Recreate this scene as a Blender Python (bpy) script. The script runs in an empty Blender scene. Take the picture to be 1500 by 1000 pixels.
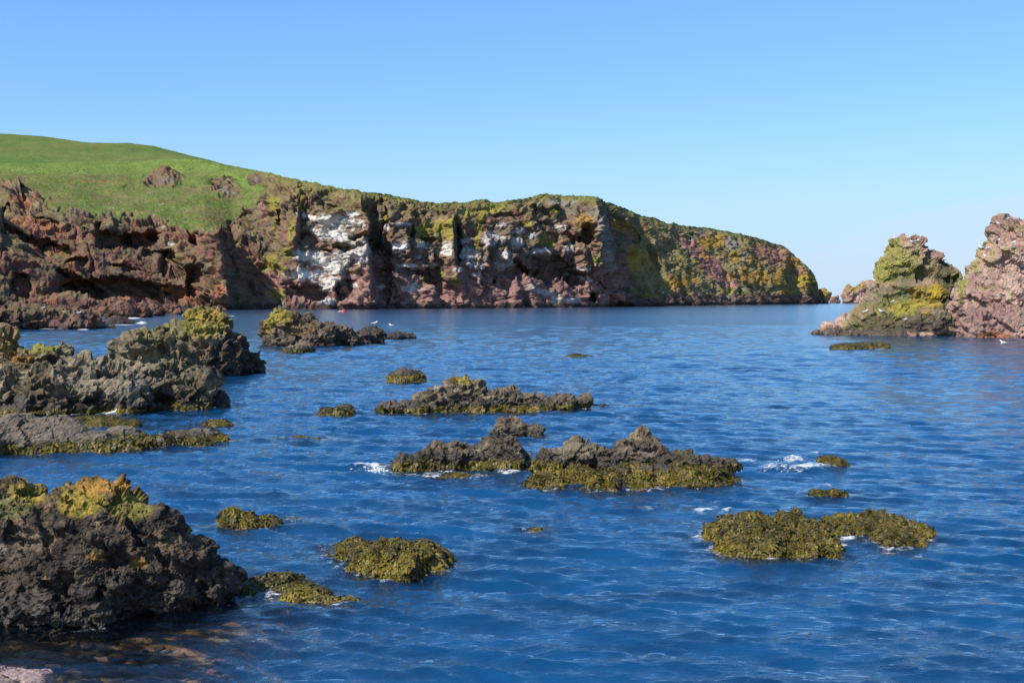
import bpy, math, random
import numpy as np
from mathutils import Vector
from mathutils.bvhtree import BVHTree

# ------------------------------------------------------------------ camera, sky, sun, exposure
SC = bpy.context.scene
COL = SC.collection
H = 4.5                      # camera height above the sea
F = 1667.0                   # focal length in pixels of a 1500 px wide frame
HY = 437.0                   # row of the horizon in that frame
PITCH = math.atan((500 - HY) / F)

cam_d = bpy.data.cameras.new('camera')
cam_d.sensor_width = 36.0
cam_d.lens = F / 1500 * 36.0
cam_d.clip_start = 0.1
cam_d.clip_end = 60000
cam = bpy.data.objects.new('camera', cam_d)
cam.location = (0, 0, H)
cam.rotation_euler = (math.pi / 2 - PITCH, 0, 0)
COL.objects.link(cam)
SC.camera = cam

SUN_EL = math.radians(43)
SUN_AZ = math.radians(-136)          # from +Y (view direction), negative = to the left
sdir = Vector((math.sin(SUN_AZ) * math.cos(SUN_EL), math.cos(SUN_AZ) * math.cos(SUN_EL), math.sin(SUN_EL)))
sun_d = bpy.data.lights.new('sun', 'SUN')
sun_d.energy = 5.0
sun_d.angle = math.radians(0.53)
sun_d.color = (1.0, 0.94, 0.84)
sun = bpy.data.objects.new('sun', sun_d)
sun.rotation_euler = sdir.to_track_quat('Z', 'Y').to_euler()
COL.objects.link(sun)

W = bpy.data.worlds.new('World')
SC.world = W
W.use_nodes = True
nt = W.node_tree
for n in list(nt.nodes):
    nt.nodes.remove(n)


def nd(tree, kind, **kw):
    n = tree.nodes.new(kind)
    for k, v in kw.items():
        if k == 'inp':
            for a, b in v.items():
                n.inputs[a].default_value = b
        else:
            setattr(n, k, v)
    return n


sky = nd(nt, 'ShaderNodeTexSky', sky_type='NISHITA', sun_disc=False, sun_elevation=SUN_EL,
         sun_rotation=SUN_AZ, altitude=0.0, air_density=1.0, dust_density=0.35, ozone_density=2.2)
# the camera's colour response: one gentle curve per channel over the whole sky
sc_ = nd(nt, 'ShaderNodeSeparateColor')
hs = nd(nt, 'ShaderNodeCombineColor')
nt.links.new(sky.outputs[0], sc_.inputs[0])
for ch, (pw_, k_) in enumerate(((.88, .87), (.74, 1.54), (.62, 2.70))):
    p_ = nd(nt, 'ShaderNodeMath', operation='POWER')
    nt.links.new(sc_.outputs[ch], p_.inputs[0])
    p_.inputs[1].default_value = pw_
    m_ = nd(nt, 'ShaderNodeMath', operation='MULTIPLY')
    nt.links.new(p_.outputs[0], m_.inputs[0])
    m_.inputs[1].default_value = k_
    nt.links.new(m_.outputs[0], hs.inputs[ch])
# thin cirrus veil low in the sky to the right
tc = nd(nt, 'ShaderNodeTexCoord')
sep = nd(nt, 'ShaderNodeSeparateXYZ')
nt.links.new(tc.outputs['Generated'], sep.inputs[0])
mp = nd(nt, 'ShaderNodeMapping')
mp.inputs['Scale'].default_value = (2.2, 2.2, 14.0)
mp.inputs['Rotation'].default_value = (0, math.radians(-8), 0)
nt.links.new(tc.outputs['Generated'], mp.inputs[0])
no = nd(nt, 'ShaderNodeTexNoise', inp={'Scale': 1.4, 'Detail': 5.0, 'Roughness': 0.55})
nt.links.new(mp.outputs[0], no.inputs['Vector'])
r1 = nd(nt, 'ShaderNodeMapRange', interpolation_type='SMOOTHSTEP',
        inp={'From Min': 0.1, 'From Max': 0.42, 'To Min': 0.0, 'To Max': 0.085})
nt.links.new(sep.outputs[0], r1.inputs[0])
r2 = nd(nt, 'ShaderNodeMath', operation='SUBTRACT')
nt.links.new(r1.outputs[0], r2.inputs[0])
nt.links.new(sep.outputs[2], r2.inputs[1])
r3 = nd(nt, 'ShaderNodeMapRange', interpolation_type='SMOOTHSTEP',
        inp={'From Min': -0.012, 'From Max': 0.014, 'To Min': 0.0, 'To Max': 0.55})
nt.links.new(r2.outputs[0], r3.inputs[0])
r4 = nd(nt, 'ShaderNodeMapRange', interpolation_type='SMOOTHSTEP',
        inp={'From Min': 0.25, 'From Max': 0.75, 'To Min': 0.45, 'To Max': 1.0})
nt.links.new(no.outputs[0], r4.inputs[0])
r5 = nd(nt, 'ShaderNodeMath', operation='MULTIPLY')
nt.links.new(r3.outputs[0], r5.inputs[0])
nt.links.new(r4.outputs[0], r5.inputs[1])
cm = nd(nt, 'ShaderNodeMix', data_type='RGBA')
nt.links.new(r5.outputs[0], cm.inputs[0])
hz = nd(nt, 'ShaderNodeMapRange', interpolation_type='SMOOTHERSTEP',
        inp={'From Min': -0.06, 'From Max': 0.21, 'To Min': 0.95, 'To Max': 0.0})
nt.links.new(sep.outputs[2], hz.inputs[0])
hm = nd(nt, 'ShaderNodeMix', data_type='RGBA')
nt.links.new(hz.outputs[0], hm.inputs[0])
nt.links.new(hs.outputs[0], hm.inputs[6])
hm.inputs[7].default_value = (3.9, 5.4, 7.1, 1)
nt.links.new(hm.outputs[2], cm.inputs[6])
cm.inputs[7].default_value = (5.0, 5.8, 6.7, 1)
bg = nd(nt, 'ShaderNodeBackground')
bg.inputs[1].default_value = 0.080
nt.links.new(cm.outputs[2], bg.inputs[0])
wo = nd(nt, 'ShaderNodeOutputWorld')
nt.links.new(bg.outputs[0], wo.inputs[0])

SC.render.engine = 'CYCLES'
SC.view_settings.view_transform = 'Standard'
SC.view_settings.look = 'None'
SC.view_settings.gamma = 1
SC.view_settings.exposure = 0.75
SC.view_settings.use_curve_mapping = False
SC.cycles.max_bounces = 6
SC.cycles.transparent_max_bounces = 12
SC.cycles.use_denoising = True

rng = np.random.default_rng(7)
random.seed(7)


# ------------------------------------------------------------------ numeric helpers
def sm(a, b, x):
    t = np.clip((x - a) / (b - a), 0, 1)
    return t * t * (3 - 2 * t)


_perm = rng.permutation(256)
_perm = np.concatenate([_perm, _perm, _perm]).astype(np.int32)
_g = rng.normal(size=(256, 3))
_g = (_g / np.linalg.norm(_g, axis=1)[:, None]).astype(np.float32)
_r3 = rng.random((256, 3)).astype(np.float32)


def _noise_chunk(P):
    I = np.floor(P).astype(np.int32)
    f = (P - I).astype(np.float32)
    u = f * f * f * (f * (f * 6 - 15) + 10)
    I &= 255
    out = 0
    for dx in (0, 1):
        a = _perm[I[:, 0] + dx]
        wx = u[:, 0] if dx else 1 - u[:, 0]
        for dy in (0, 1):
            b = _perm[a + I[:, 1] + dy]
            wy = u[:, 1] if dy else 1 - u[:, 1]
            for dz in (0, 1):
                g = _g[_perm[b + I[:, 2] + dz]]
                wz = u[:, 2] if dz else 1 - u[:, 2]
                out = out + wx * wy * wz * (g[:, 0] * (f[:, 0] - dx) + g[:, 1] * (f[:, 1] - dy) + g[:, 2] * (f[:, 2] - dz))
    return out * 1.6


def noise(P, L=1.0, off=0.0):
    """gradient noise, about -1..1; P (n,3); L feature length (scalar or 3)"""
    Q = P / np.asarray(L, dtype=np.float64) + off * 17.31 + 1000.0
    out = np.empty(len(Q), np.float32)
    for i in range(0, len(Q), 65536):
        out[i:i + 65536] = _noise_chunk(Q[i:i + 65536])
    return out


def fbm(P, L, octs=4, gain=0.5, off=0.0):
    L = np.asarray(L, dtype=np.float64)
    s, a, t = 0, 1.0, 0
    for o in range(octs):
        s = s + a * noise(P, L / 2 ** o, off + o * 1.7)
        t += a
        a *= gain
    return s / t * 1.35


def billow(P, L, octs=3, gain=0.5, off=0.0):
    L = np.asarray(L, dtype=np.float64)
    s, a, t = 0, 1.0, 0
    for o in range(octs):
        s = s + a * np.abs(noise(P, L / 2 ** o, off + o * 2.3))
        t += a
        a *= gain
    return s / t * 2.2


def _wor_chunk(P):
    I = np.floor(P).astype(np.int32)
    f = (P - I).astype(np.float32)
    I &= 255
    f1 = np.full(len(P), 9.0, np.float32)
    f2 = f1.copy()
    idm = np.zeros(len(P), np.int32)
    for dx in (-1, 0, 1):
        a = _perm[(I[:, 0] + dx) & 255]
        for dy in (-1, 0, 1):
            b = _perm[a + ((I[:, 1] + dy) & 255)]
            for dz in (-1, 0, 1):
                c = _perm[b + ((I[:, 2] + dz) & 255)]
                r = _r3[c]
                d = (r[:, 0] + dx - f[:, 0]) ** 2 + (r[:, 1] + dy - f[:, 1]) ** 2 + (r[:, 2] + dz - f[:, 2]) ** 2
                m = d < f1
                f2 = np.where(m, f1, np.minimum(f2, d))
                f1 = np.where(m, d, f1)
                idm = np.where(m, c, idm)
    return np.sqrt(f1), np.sqrt(f2), idm


def worley(P, L, off=0.0):
    Q = P / np.asarray(L, dtype=np.float64) + off * 13.7 + 1000.0
    a = np.empty(len(Q), np.float32)
    b = np.empty(len(Q), np.float32)
    c = np.empty(len(Q), np.int32)
    for i in range(0, len(Q), 65536):
        a[i:i + 65536], b[i:i + 65536], c[i:i + 65536] = _wor_chunk(Q[i:i + 65536])
    return a, b, c / 255.0


def _facet_chunk(P):
    I = np.floor(P).astype(np.int32)
    f = (P - I).astype(np.float32)
    I &= 255
    f1 = np.full(len(P), 9.0, np.float32)
    f2 = f1.copy()
    val = np.zeros(len(P), np.float32)
    for dx in (-1, 0, 1):
        a = _perm[(I[:, 0] + dx) & 255]
        for dy in (-1, 0, 1):
            b = _perm[a + ((I[:, 1] + dy) & 255)]
            for dz in (-1, 0, 1):
                c = _perm[b + ((I[:, 2] + dz) & 255)]
                r = _r3[c]
                ex, ey, ez = f[:, 0] - dx - r[:, 0], f[:, 1] - dy - r[:, 1], f[:, 2] - dz - r[:, 2]
                d = ex * ex + ey * ey + ez * ez
                g = _g[(c + 37) & 255]
                v = (g[:, 0] * ex + g[:, 1] * ey + g[:, 2] * ez) * .9 + (r[:, 1] - .5) * .8
                m = d < f1
                f2 = np.where(m, f1, np.minimum(f2, d))
                f1 = np.where(m, d, f1)
                val = np.where(m, v, val)
    e = np.clip((np.sqrt(f2) - np.sqrt(f1)) / .07, 0, 1)
    return val * (.75 + .25 * e) - .10 * (1 - e)


def facet(P, L, off=0.0):
    """chiselled blocks: every cell is a tilted plane, with a narrow crack between cells"""
    Q = P / np.asarray(L, dtype=np.float64) + off * 11.9 + 1000.0
    out = np.empty(len(Q), np.float32)
    for i in range(0, len(Q), 65536):
        out[i:i + 65536] = _facet_chunk(Q[i:i + 65536])
    return out


def mixc(c, d, m):
    m = np.clip(m, 0, 1)[:, None]
    return c * (1 - m) + np.asarray(d, dtype=np.float64)[..., :3] * m


def project(P):
    """world points -> pixel coordinates of the 1500x1000 frame"""
    c, s = math.cos(PITCH), math.sin(PITCH)
    z = P[:, 2] - H
    fw = P[:, 1] * c - z * s
    up = P[:, 1] * s + z * c
    fw = np.maximum(fw, 0.1)
    return 750 + F * P[:, 0] / fw, 500 - F * up / fw


def ray(px, py):
    c, s = math.cos(PITCH), math.sin(PITCH)
    a, b = (px - 750) / F, -(py - 500) / F
    return Vector((a, c + b * s, -s + b * c))


def ground(px, py, z=0.0):
    r = ray(px, py)
    k = (z - H) / r.z
    return Vector((r.x * k, r.y * k, z))


def at_depth(px, py, Y):
    r = ray(px, py)
    k = Y / r.y
    return Vector((r.x * k, Y, H + r.z * k))


def zrow(py, Y):
    """height of a point at forward distance Y that shows at row py"""
    c, s = math.cos(PITCH), math.sin(PITCH)
    b = -(np.asarray(py) - 500) / F
    return H + Y * (-s + b * c) / (c + b * s)


def xcol(px, Y, Z):
    c, s = math.cos(PITCH), math.sin(PITCH)
    return (px - 750) / F * (Y * c - (Z - H) * s)


# ------------------------------------------------------------------ mesh helpers
def mesh_from(name, V, Fc, mat=None, col=None, smooth=True, attrs=None):
    V = np.ascontiguousarray(V, dtype=np.float32)
    Fc = np.ascontiguousarray(Fc, dtype=np.int32)
    me = bpy.data.meshes.new(name)
    n, k = Fc.shape
    me.vertices.add(len(V))
    me.vertices.foreach_set('co', V.ravel())
    me.loops.add(n * k)
    me.loops.foreach_set('vertex_index', Fc.ravel())
    me.polygons.add(n)
    me.polygons.foreach_set('loop_start', np.arange(0, n * k, k, dtype=np.int32))
    try:
        me.polygons.foreach_set('loop_total', np.full(n, k, dtype=np.int32))
    except Exception:
        pass
    me.polygons.foreach_set('use_smooth', np.full(n, smooth, dtype=bool))
    me.update(calc_edges=True)
    if col is not None:
        set_col(me, col)
    for k2, v in (attrs or {}).items():
        a = me.attributes.new(k2, 'FLOAT', 'POINT')
        a.data.foreach_set('value', np.ascontiguousarray(v, dtype=np.float32))
    if mat:
        me.materials.append(mat)
    return me


def set_col(me, col):
    c = np.ones((len(me.vertices), 4), np.float32)
    c[:, :col.shape[1]] = col
    c[:, :3] *= .86
    a = me.attributes.new('pigment', 'FLOAT_COLOR', 'POINT')
    a.data.foreach_set('color', c.ravel())


def link(name, me, parent=None, kind=None, label=None, cat=None, group=None, loc=None):
    o = bpy.data.objects.new(name, me)
    COL.objects.link(o)
    if parent:
        o.parent = parent
    if loc is not None:
        o.location = loc
    if kind:
        o['kind'] = kind
    if label:
        o['label'] = label
    if cat:
        o['category'] = cat
    if group:
        o['group'] = group
    return o


def grid_faces(nu, nv):
    i = np.arange(nu - 1)[:, None] * nv + np.arange(nv - 1)[None, :]
    return np.stack([i, i + nv, i + nv + 1, i + 1], -1).reshape(-1, 4)


def grid_normals(P):
    """P (nu,nv,3)"""
    du = np.gradient(P, axis=0)
    dv = np.gradient(P, axis=1)
    n = np.cross(du, dv)
    return n / (np.linalg.norm(n, axis=2)[:, :, None] + 1e-9)


# ------------------------------------------------------------------ materials
def mat_new(name):
    m = bpy.data.materials.new(name)
    m.use_nodes = True
    t = m.node_tree
    b = t.nodes['Principled BSDF']
    return m, t, b


def rock_mat(name, L, bump=0.5, rough=0.88, amp=0.35, spec=0.25):
    """pigment attribute, broken up by procedural grain; L = size of the grain in metres"""
    m, t, b = mat_new(name)
    at = nd(t, 'ShaderNodeAttribute', attribute_name='pigment')
    tcn = nd(t, 'ShaderNodeTexCoord')
    n1 = nd(t, 'ShaderNodeTexNoise', inp={'Scale': 1 / L, 'Detail': 8.0, 'Roughness': 0.68})
    n2 = nd(t, 'ShaderNodeTexNoise', inp={'Scale': 0.17 / L, 'Detail': 4.0, 'Roughness': 0.6})
    vo = nd(t, 'ShaderNodeTexVoronoi', inp={'Scale': 1.6 / L})
    for n in (n1, n2, vo):
        t.links.new(tcn.outputs['Object'], n.inputs['Vector'])
    mr = nd(t, 'ShaderNodeMapRange', inp={'From Min': 0.25, 'From Max': 0.75, 'To Min': 1 - amp * 1.3, 'To Max': 1 + amp * 1.3})
    t.links.new(n1.outputs[0], mr.inputs[0])
    mr2 = nd(t, 'ShaderNodeMapRange', inp={'From Min': 0.3, 'From Max': 0.7, 'To Min': 1 - amp * 0.6, 'To Max': 1 + amp * 0.6})
    t.links.new(n2.outputs[0], mr2.inputs[0])
    mu = nd(t, 'ShaderNodeMath', operation='MULTIPLY')
    t.links.new(mr.outputs[0], mu.inputs[0])
    t.links.new(mr2.outputs[0], mu.inputs[1])
    mx = nd(t, 'ShaderNodeVectorMath', operation='SCALE')
    t.links.new(at.outputs['Color'], mx.inputs[0])
    t.links.new(mu.outputs[0], mx.inputs['Scale'])
    t.links.new(mx.outputs[0], b.inputs['Base Color'])
    # alpha of pigment = dryness
    rr = nd(t, 'ShaderNodeMapRange', inp={'From Min': 0.0, 'From Max': 1.0, 'To Min': 0.42, 'To Max': rough})
    t.links.new(at.outputs['Alpha'], rr.inputs[0])
    t.links.new(rr.outputs[0], b.inputs['Roughness'])
    b.inputs['Specular IOR Level'].default_value = spec
    hsum = nd(t, 'ShaderNodeMath', operation='MULTIPLY_ADD')
    t.links.new(vo.outputs['Distance'], hsum.inputs[0])
    hsum.inputs[1].default_value = 0.45
    t.links.new(n1.outputs[0], hsum.inputs[2])
    bp = nd(t, 'ShaderNodeBump', inp={'Strength': bump, 'Distance': L * 0.9})
    t.links.new(hsum.outputs[0], bp.inputs['Height'])
    t.links.new(bp.outputs[0], b.inputs['Normal'])
    return m


def plain_mat(name, color, rough=0.6, L=0.02, amp=0.15, bump=0.2):
    m, t, b = mat_new(name)
    n1 = nd(t, 'ShaderNodeTexNoise', inp={'Scale': 1 / L, 'Detail': 4.0})
    tcn = nd(t, 'ShaderNodeTexCoord')
    t.links.new(tcn.outputs['Object'], n1.inputs['Vector'])
    cr = nd(t, 'ShaderNodeMix', data_type='RGBA')
    t.links.new(n1.outputs[0], cr.inputs[0])
    cr.inputs[6].default_value = [c * (1 - amp) for c in color[:3]] + [1]
    cr.inputs[7].default_value = [min(1, c * (1 + amp)) for c in color[:3]] + [1]
    t.links.new(cr.outputs[2], b.inputs['Base Color'])
    b.inputs['Roughness'].default_value = rough
    bp = nd(t, 'ShaderNodeBump', inp={'Strength': bump, 'Distance': L * 0.3})
    t.links.new(n1.outputs[0], bp.inputs['Height'])
    t.links.new(bp.outputs[0], b.inputs['Normal'])
    return m


M_CLIFF = rock_mat('cliff_rock', 1.6, bump=0.55, amp=0.34, rough=0.95, spec=0.1)
M_GRASS = rock_mat('pasture', 2.6, bump=0.4, amp=0.24, rough=1.0, spec=0.05)
M_STACK = rock_mat('stack_rock', 0.42, bump=0.5, amp=0.30, rough=0.92, spec=0.15)
M_MID = rock_mat('reef_rock', 0.16, bump=0.55, amp=0.42, rough=0.9)
M_NEAR = rock_mat('boulder_rock', 0.055, bump=0.45, amp=0.45, rough=0.9)
M_BED = rock_mat('seabed_stone', 0.09, bump=0.8, amp=0.55, rough=0.8)


def weed_mat():
    m, t, b = mat_new('seaweed')
    at = nd(t, 'ShaderNodeAttribute', attribute_name='pigment')
    t.links.new(at.outputs['Color'], b.inputs['Base Color'])
    b.inputs['Roughness'].default_value = 0.5
    b.inputs['Specular IOR Level'].default_value = 0.25
    return m


M_WEED = weed_mat()


# ------------------------------------------------------------------ the cliffs
CR = np.array([(-420, 243), (-200, 241), (0, 240), (100, 238), (200, 236), (262, 233), (292, 233.5), (330, 241), (380, 250.5), (430, 262), (470, 270.5), (520, 279),
               (560, 284.5), (600, 291), (640, 296), (690, 296), (697, 292), (714, 292), (722, 296), (770, 291), (785, 286.5), (800, 284), (850, 287.5), (900, 299),
               (940, 316), (960, 319), (980, 328), (987, 325.5), (996, 330), (1040, 334), (1100, 345.5), (1150, 361), (1158, 368), (1165, 375), (1180, 387), (1192, 400),
               (1199, 415), (1201, 432), (1203, 440)], float)
DB = np.array([(-420, 330), (-200, 370), (0, 400), (100, 415), (200, 430), (300, 442), (340, 455), (385, 462), (450, 470), (540, 480), (640, 505), (750, 530),
               (880, 585), (930, 640), (1000, 700), (1100, 800), (1203, 960)], float)
RC = np.array([(-420, 150), (0, 150), (200, 150), (292, 130), (360, 90), (420, 50), (500, 34), (640, 36), (760, 42), (880, 50), (940, 90), (1050, 110), (1150, 80), (1190, 35), (1203, 12)], float)

NU, NV = 1150, 270
pxs = np.concatenate([np.linspace(-420, -20, 110, endpoint=False), np.linspace(-20, 1203, NU - 110)])
tv = np.linspace(0, 1, NV)
PX = np.repeat(pxs[:, None], NV, 1)
T = np.repeat(tv[None, :], NU, 0)
cry = np.interp(pxs, CR[:, 0], CR[:, 1])
cry_n = 0.9 * noise(np.stack([pxs, pxs * 0, pxs * 0], 1), 9.0) + 0.6 * noise(np.stack([pxs, pxs * 0, pxs * 0 + 5], 1), 4.0)
dbase = np.interp(pxs, DB[:, 0], DB[:, 1])
rec = np.interp(pxs, RC[:, 0], RC[:, 1])
ycrest = dbase + rec
zcrest = zrow(cry, ycrest)
# profile: t -> (height fraction, recession fraction); the left is cliff then long grass slope, the right an even slope
k_left = 1 - sm(300, 400, PX)
k_right = sm(905, 945, PX) * (1 - sm(1150, 1200, PX))
gl = np.interp(T, [0, .1, .5, .56, 1], [0, .05, .26, .31, 1])
gm = np.interp(T, [0, .08, .5, .8, 1], [0, .14, .38, .60, 1])
gr = np.interp(T, [0, .08, .5, 1], [0, .05, .45, 1])
km = 1 - k_left - k_right
G = gl * k_left + gm * km + gr * k_right
Y0 = dbase[:, None] + rec[:, None] * G
Z0 = -2.0 + (zcrest[:, None] + 2.0) * T
Z0 = Z0 - (cry_n * ycrest / F * sm(285, 330, pxs))[:, None] * sm(.86, 1, T)
PY = HY - (Z0 - H) * F / Y0

relief = np.zeros_like(PX)


def warp(px, py, k, off):
    Q = np.stack([px.ravel(), py.ravel(), np.full(px.size, off * 3.3)], 1)
    return (k * fbm(Q, 14.0, 3, .55, off)).reshape(px.shape)


WX, WY = warp(PX, PY, 5.5, 1.1), warp(PX, PY, 4.5, 4.2)
PXw, PYw = PX + WX, PY + WY


def ridge(pts, h, wl, wr):
    """a buttress whose crest follows pts (x, y); gentle to the left, sheer to the right"""
    global relief
    pts = sorted(pts, key=lambda q: q[1])
    ys = [p[1] for p in pts]
    xr = np.interp(PYw, ys, [p[0] for p in pts])
    k = sm(ys[0] - 8, ys[0] + 4, PYw) * (1 - sm(ys[-1] + 2, ys[-1] + 14, PYw))
    dx = PX + WX * 0.5 - xr
    prof = np.where(dx < 0, np.clip(1 + dx / wl, 0, 1) ** 1.3, np.clip(1 - dx / wr, 0, 1))
    relief += h * k * prof


def pit(x, y, rx, ry, rot, depth, soft=0.25):
    global relief
    c, s = math.cos(math.radians(rot)), math.sin(math.radians(rot))
    sel = (np.abs(PX - x) < (rx + ry) * 2 + 20)
    dx, dy = PXw - x, PYw - y
    a, b = (dx * c + dy * s) / rx, (-dx * s + dy * c) / ry
    q = np.sqrt(a * a + b * b)
    relief += np.where(sel, -depth * (1 - sm(1 - soft, 1 + soft, q)), 0)


# buttresses (edge line, height of the relief in metres, widths in pixels)
ridge([(322, 338), (330, 400), (336, 470)], 26, 75, 6)
ridge([(436, 262), (438, 300), (430, 360)], 7, 40, 5)
ridge([(530, 282), (540, 320), (534, 350), (545, 400), (541, 460)], 14, 60, 7)
ridge([(601, 312), (598, 365)], 5, 20, 4)
ridge([(640, 330), (632, 440)], 4, 30, 7)
ridge([(664, 322), (668, 400)], 9, 28, 5)
ridge([(671, 400), (678, 440)], 5, 22, 5)
ridge([(712, 340), (720, 410)], 7, 28, 9)
ridge([(748, 335), (746, 392)], 5, 24, 6)
ridge([(782, 320), (790, 372)], 5, 18, 5)
ridge([(850, 330), (862, 430)], 6, 35, 8)
ridge([(872, 288), (880, 330), (902, 392), (924, 450)], 36, 55, 6)
ridge([(1150, 368), (1146, 390), (1150, 440)], 13, 50, 10)
ridge([(985, 322), (984, 346)], 6, 30, 4)
ridge([(1186, 392), (1180, 420), (1184, 445)], 12, 25, 16)
# dark hollows, caves and undercuts
for a in [(39, 297, 9, 17, 8, 9), (10, 309, 14, 6, 5, 6), (18, 338, 15, 5, 10, 5), (144, 333, 5, 6, 0, 5), (112, 336, 16, 4, 5, 5), (166, 349, 26, 9, 4, 9),
          (206, 350, 26, 13, 4, 10), (222, 337, 9, 9, 0, 6), (286, 352, 17, 7, 8, 7), (60, 350, 26, 6, 14, 6), (82, 360, 24, 6, 16, 6), (114, 385, 17, 6, 10, 6), (96, 398, 14, 6, 10, 5),
          (178, 428, 92, 19, 4, 15), (120, 422, 40, 14, 28, 8), (30, 418, 15, 18, 20, 9), (255, 388, 16, 18, 0, 9), (290, 418, 18, 32, 0, 11), (230, 372, 22, 6, 10, 6), (182, 392, 20, 5, 12, 5),
          (70, 322, 22, 5, 15, 4), (5, 452, 20, 8, 0, 6), (38, 452, 12, 7, 10, 6), (240, 262, 18, 6, 8, 2), (262, 270, 8, 9, 0, 3), (336, 281, 14, 5, 30, 2), (318, 268, 8, 5, 20, 3),
          (554, 330, 9, 40, 6, 6), (557, 405, 14, 50, -3, 8), (528, 345, 18, 6, 0, 6), (510, 362, 34, 4, 2, 6), (520, 402, 14, 26, 0, 5), (450, 345, 14, 6, 30, 4), (440, 310, 8, 12, 0, 3), (448, 430, 26, 12, 0, 7), (505, 426, 14, 16, 0, 5),
          (412, 322, 4, 12, 0, 4), (470, 300, 26, 4, 4, 3), (560, 345, 12, 30, 0, 6), (625, 350, 12, 6, 0, 4), (598, 400, 36, 5, 4, 5), (636, 402, 12, 12, 0, 5), (600, 340, 6, 12, 0, 4),
          (717, 404, 12, 13, 0, 6), (670, 362, 4, 30, 0, 7), (745, 318, 22, 6, 0, 4), (780, 309, 7, 8, 0, 5), (800, 314, 18, 5, 4, 4), (748, 392, 26, 11, 4, 9), (768, 398, 20, 10, 0, 8), (812, 396, 32, 22, 6, 11),
          (838, 408, 22, 14, 10, 8), (862, 348, 12, 16, 25, 8), (843, 355, 10, 10, 0, 4), (880, 416, 14, 6, 30, 6), (866, 438, 5, 8, 0, 12), (905, 408, 12, 24, -20, 9), (921, 346, 16, 12, 30, 12), (905, 345, 10, 8, 0, 6),
          (1000, 350, 15, 5, 24, 5), (1062, 385, 8, 6, 0, 4), (1016, 403, 6, 6, 0, 4), (1044, 376, 6, 5, 0, 4), (1080, 428, 7, 5, -30, 5), (1160, 402, 14, 14, 0, 9), (1142, 424, 14, 5, 0, 5), (1190, 428, 8, 14, 0, 6),
          (1005, 428, 8, 3, 0, 4), (1046, 428, 8, 4, 0, 4), (988, 390, 8, 4, 10, 3), (1105, 392, 10, 4, 10, 4), (1132, 388, 6, 4, 0, 3), (1178, 392, 12, 2, 0, 3)]:
    pit(*a)

Y1 = Y0 - relief * (0.3 + 0.7 * sm(0.0, 0.12, T)) * (1 - sm(.93, 1, T))
X1 = xcol(PX, Y1, Z0)
P = np.stack([X1, Y1, Z0], -1)
# crags, buttresses and strata as relief in metres, along the surface normal
N = grid_normals(P)
N *= np.sign((N * np.array([0, -1, .25])).sum(2))[:, :, None] + 1e-6


def blur_rows(A, k):
    for ax in (0, 1):
        pad = [(0, 0)] * A.ndim
        pad[ax] = (k, k)
        B = np.cumsum(np.pad(A, pad, mode='edge'), axis=ax)
        n_ = A.shape[ax]
        A = (np.take(B, np.arange(2 * k, 2 * k + n_), axis=ax) - np.concatenate([np.zeros_like(np.take(B, [0], axis=ax)), np.take(B, np.arange(n_ - 1), axis=ax)], ax)) / (2 * k + 1)
    return A


N = blur_rows(N, 9)
N[:, :, 1] -= .25
N /= np.linalg.norm(N, axis=2)[:, :, None] + 1e-9
flat = P.reshape(-1, 3)
grassy = (sm(0, 7, (np.interp(PX, [0, 50, 90, 140, 200, 250, 300, 330, 350, 385, 410], [270, 290, 312, 322, 324, 333, 348, 335, 318, 292, 250]) - PYw + 1.6 * WX + 1.2 * warp(PX, PY, 6.0, 8.8)))
          * (1 - sm(380, 400, PX)))
crag = 1 - 0.9 * grassy * (1 - np.clip(sm(1.3, .7, np.hypot((PXw - 240) / 26, (PYw - 263) / 11)) + sm(1.3, .7, np.hypot((PXw - 332) / 22, (PYw - 277) / 13)) + sm(1.3, .7, np.hypot((PXw - 376) / 14, (PYw - 262) / 10)), 0, 1))
dip = flat.copy()
dip[:, 2] += dip[:, 0] * 0.22 * np.where(flat[:, 0] < -90, 1, -0.3)
b1 = billow(flat, (22, 22, 30), 3, .5, 1)
wd_ = np.stack([noise(flat, 9, 3), noise(flat, 9, 4), noise(flat, 6, 5)], 1)
b2 = facet(dip + 2.0 * wd_, (14, 14, 6.0), 2) + .5 * facet(dip + .8 * wd_, (6, 6, 2.8), 3)
b3 = fbm(flat, 60, 3, .5, 5)
blk = fbm(dip + wd_, (16, 16, 2.6), 4, .6, 9)
disp = facet(flat + 3 * wd_, (17, 17, 36), 4) * 5.0 + (b1 - .7) * 1.2 + b2 * 2.9 + b3 * 3.0 + blk * 1.5
sh = PX.shape
disp = (disp.reshape(sh) * crag + fbm(flat, 25, 3, .5, 6).reshape(sh) * (1 - crag) * 1.5) * sm(0, .06, T) * (1 - 0.88 * sm(.90, .995, T)) * (1 - 0.4 * k_right) + sm(.06, 0, T) * (b1.reshape(sh) - .7) * 3
small = (fbm(flat, (2.4, 2.4, 1.6), 2, .6, 7) * .7).reshape(sh) * (0.28 + .72 * crag)
P = P + N * (disp + small)[:, :, None]
N = grid_normals(P)
N *= np.sign((N * np.array([0, -1, .4])).sum(2))[:, :, None] + 1e-6
flat = P.reshape(-1, 3)
Nf = N.reshape(-1, 3)
nz = Nf[:, 2]
px_, py_ = project(flat)
px0, py0 = px_, py_
q3 = np.stack([px_, py_, px_ * 0], 1)
px_ = px_ + 2.2 * fbm(q3, 7.0, 3, .6, 11)
py_ = py_ + 1.8 * fbm(q3, 7.0, 3, .6, 12)
n1 = fbm(flat, 14, 5, .6, 21)
n2 = fbm(flat, (5, 5, 2.5), 4, .65, 22)
n3 = fbm(flat, 2.2, 3, .6, 23)
n4 = fbm(flat, 35, 4, .55, 24)

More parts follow.
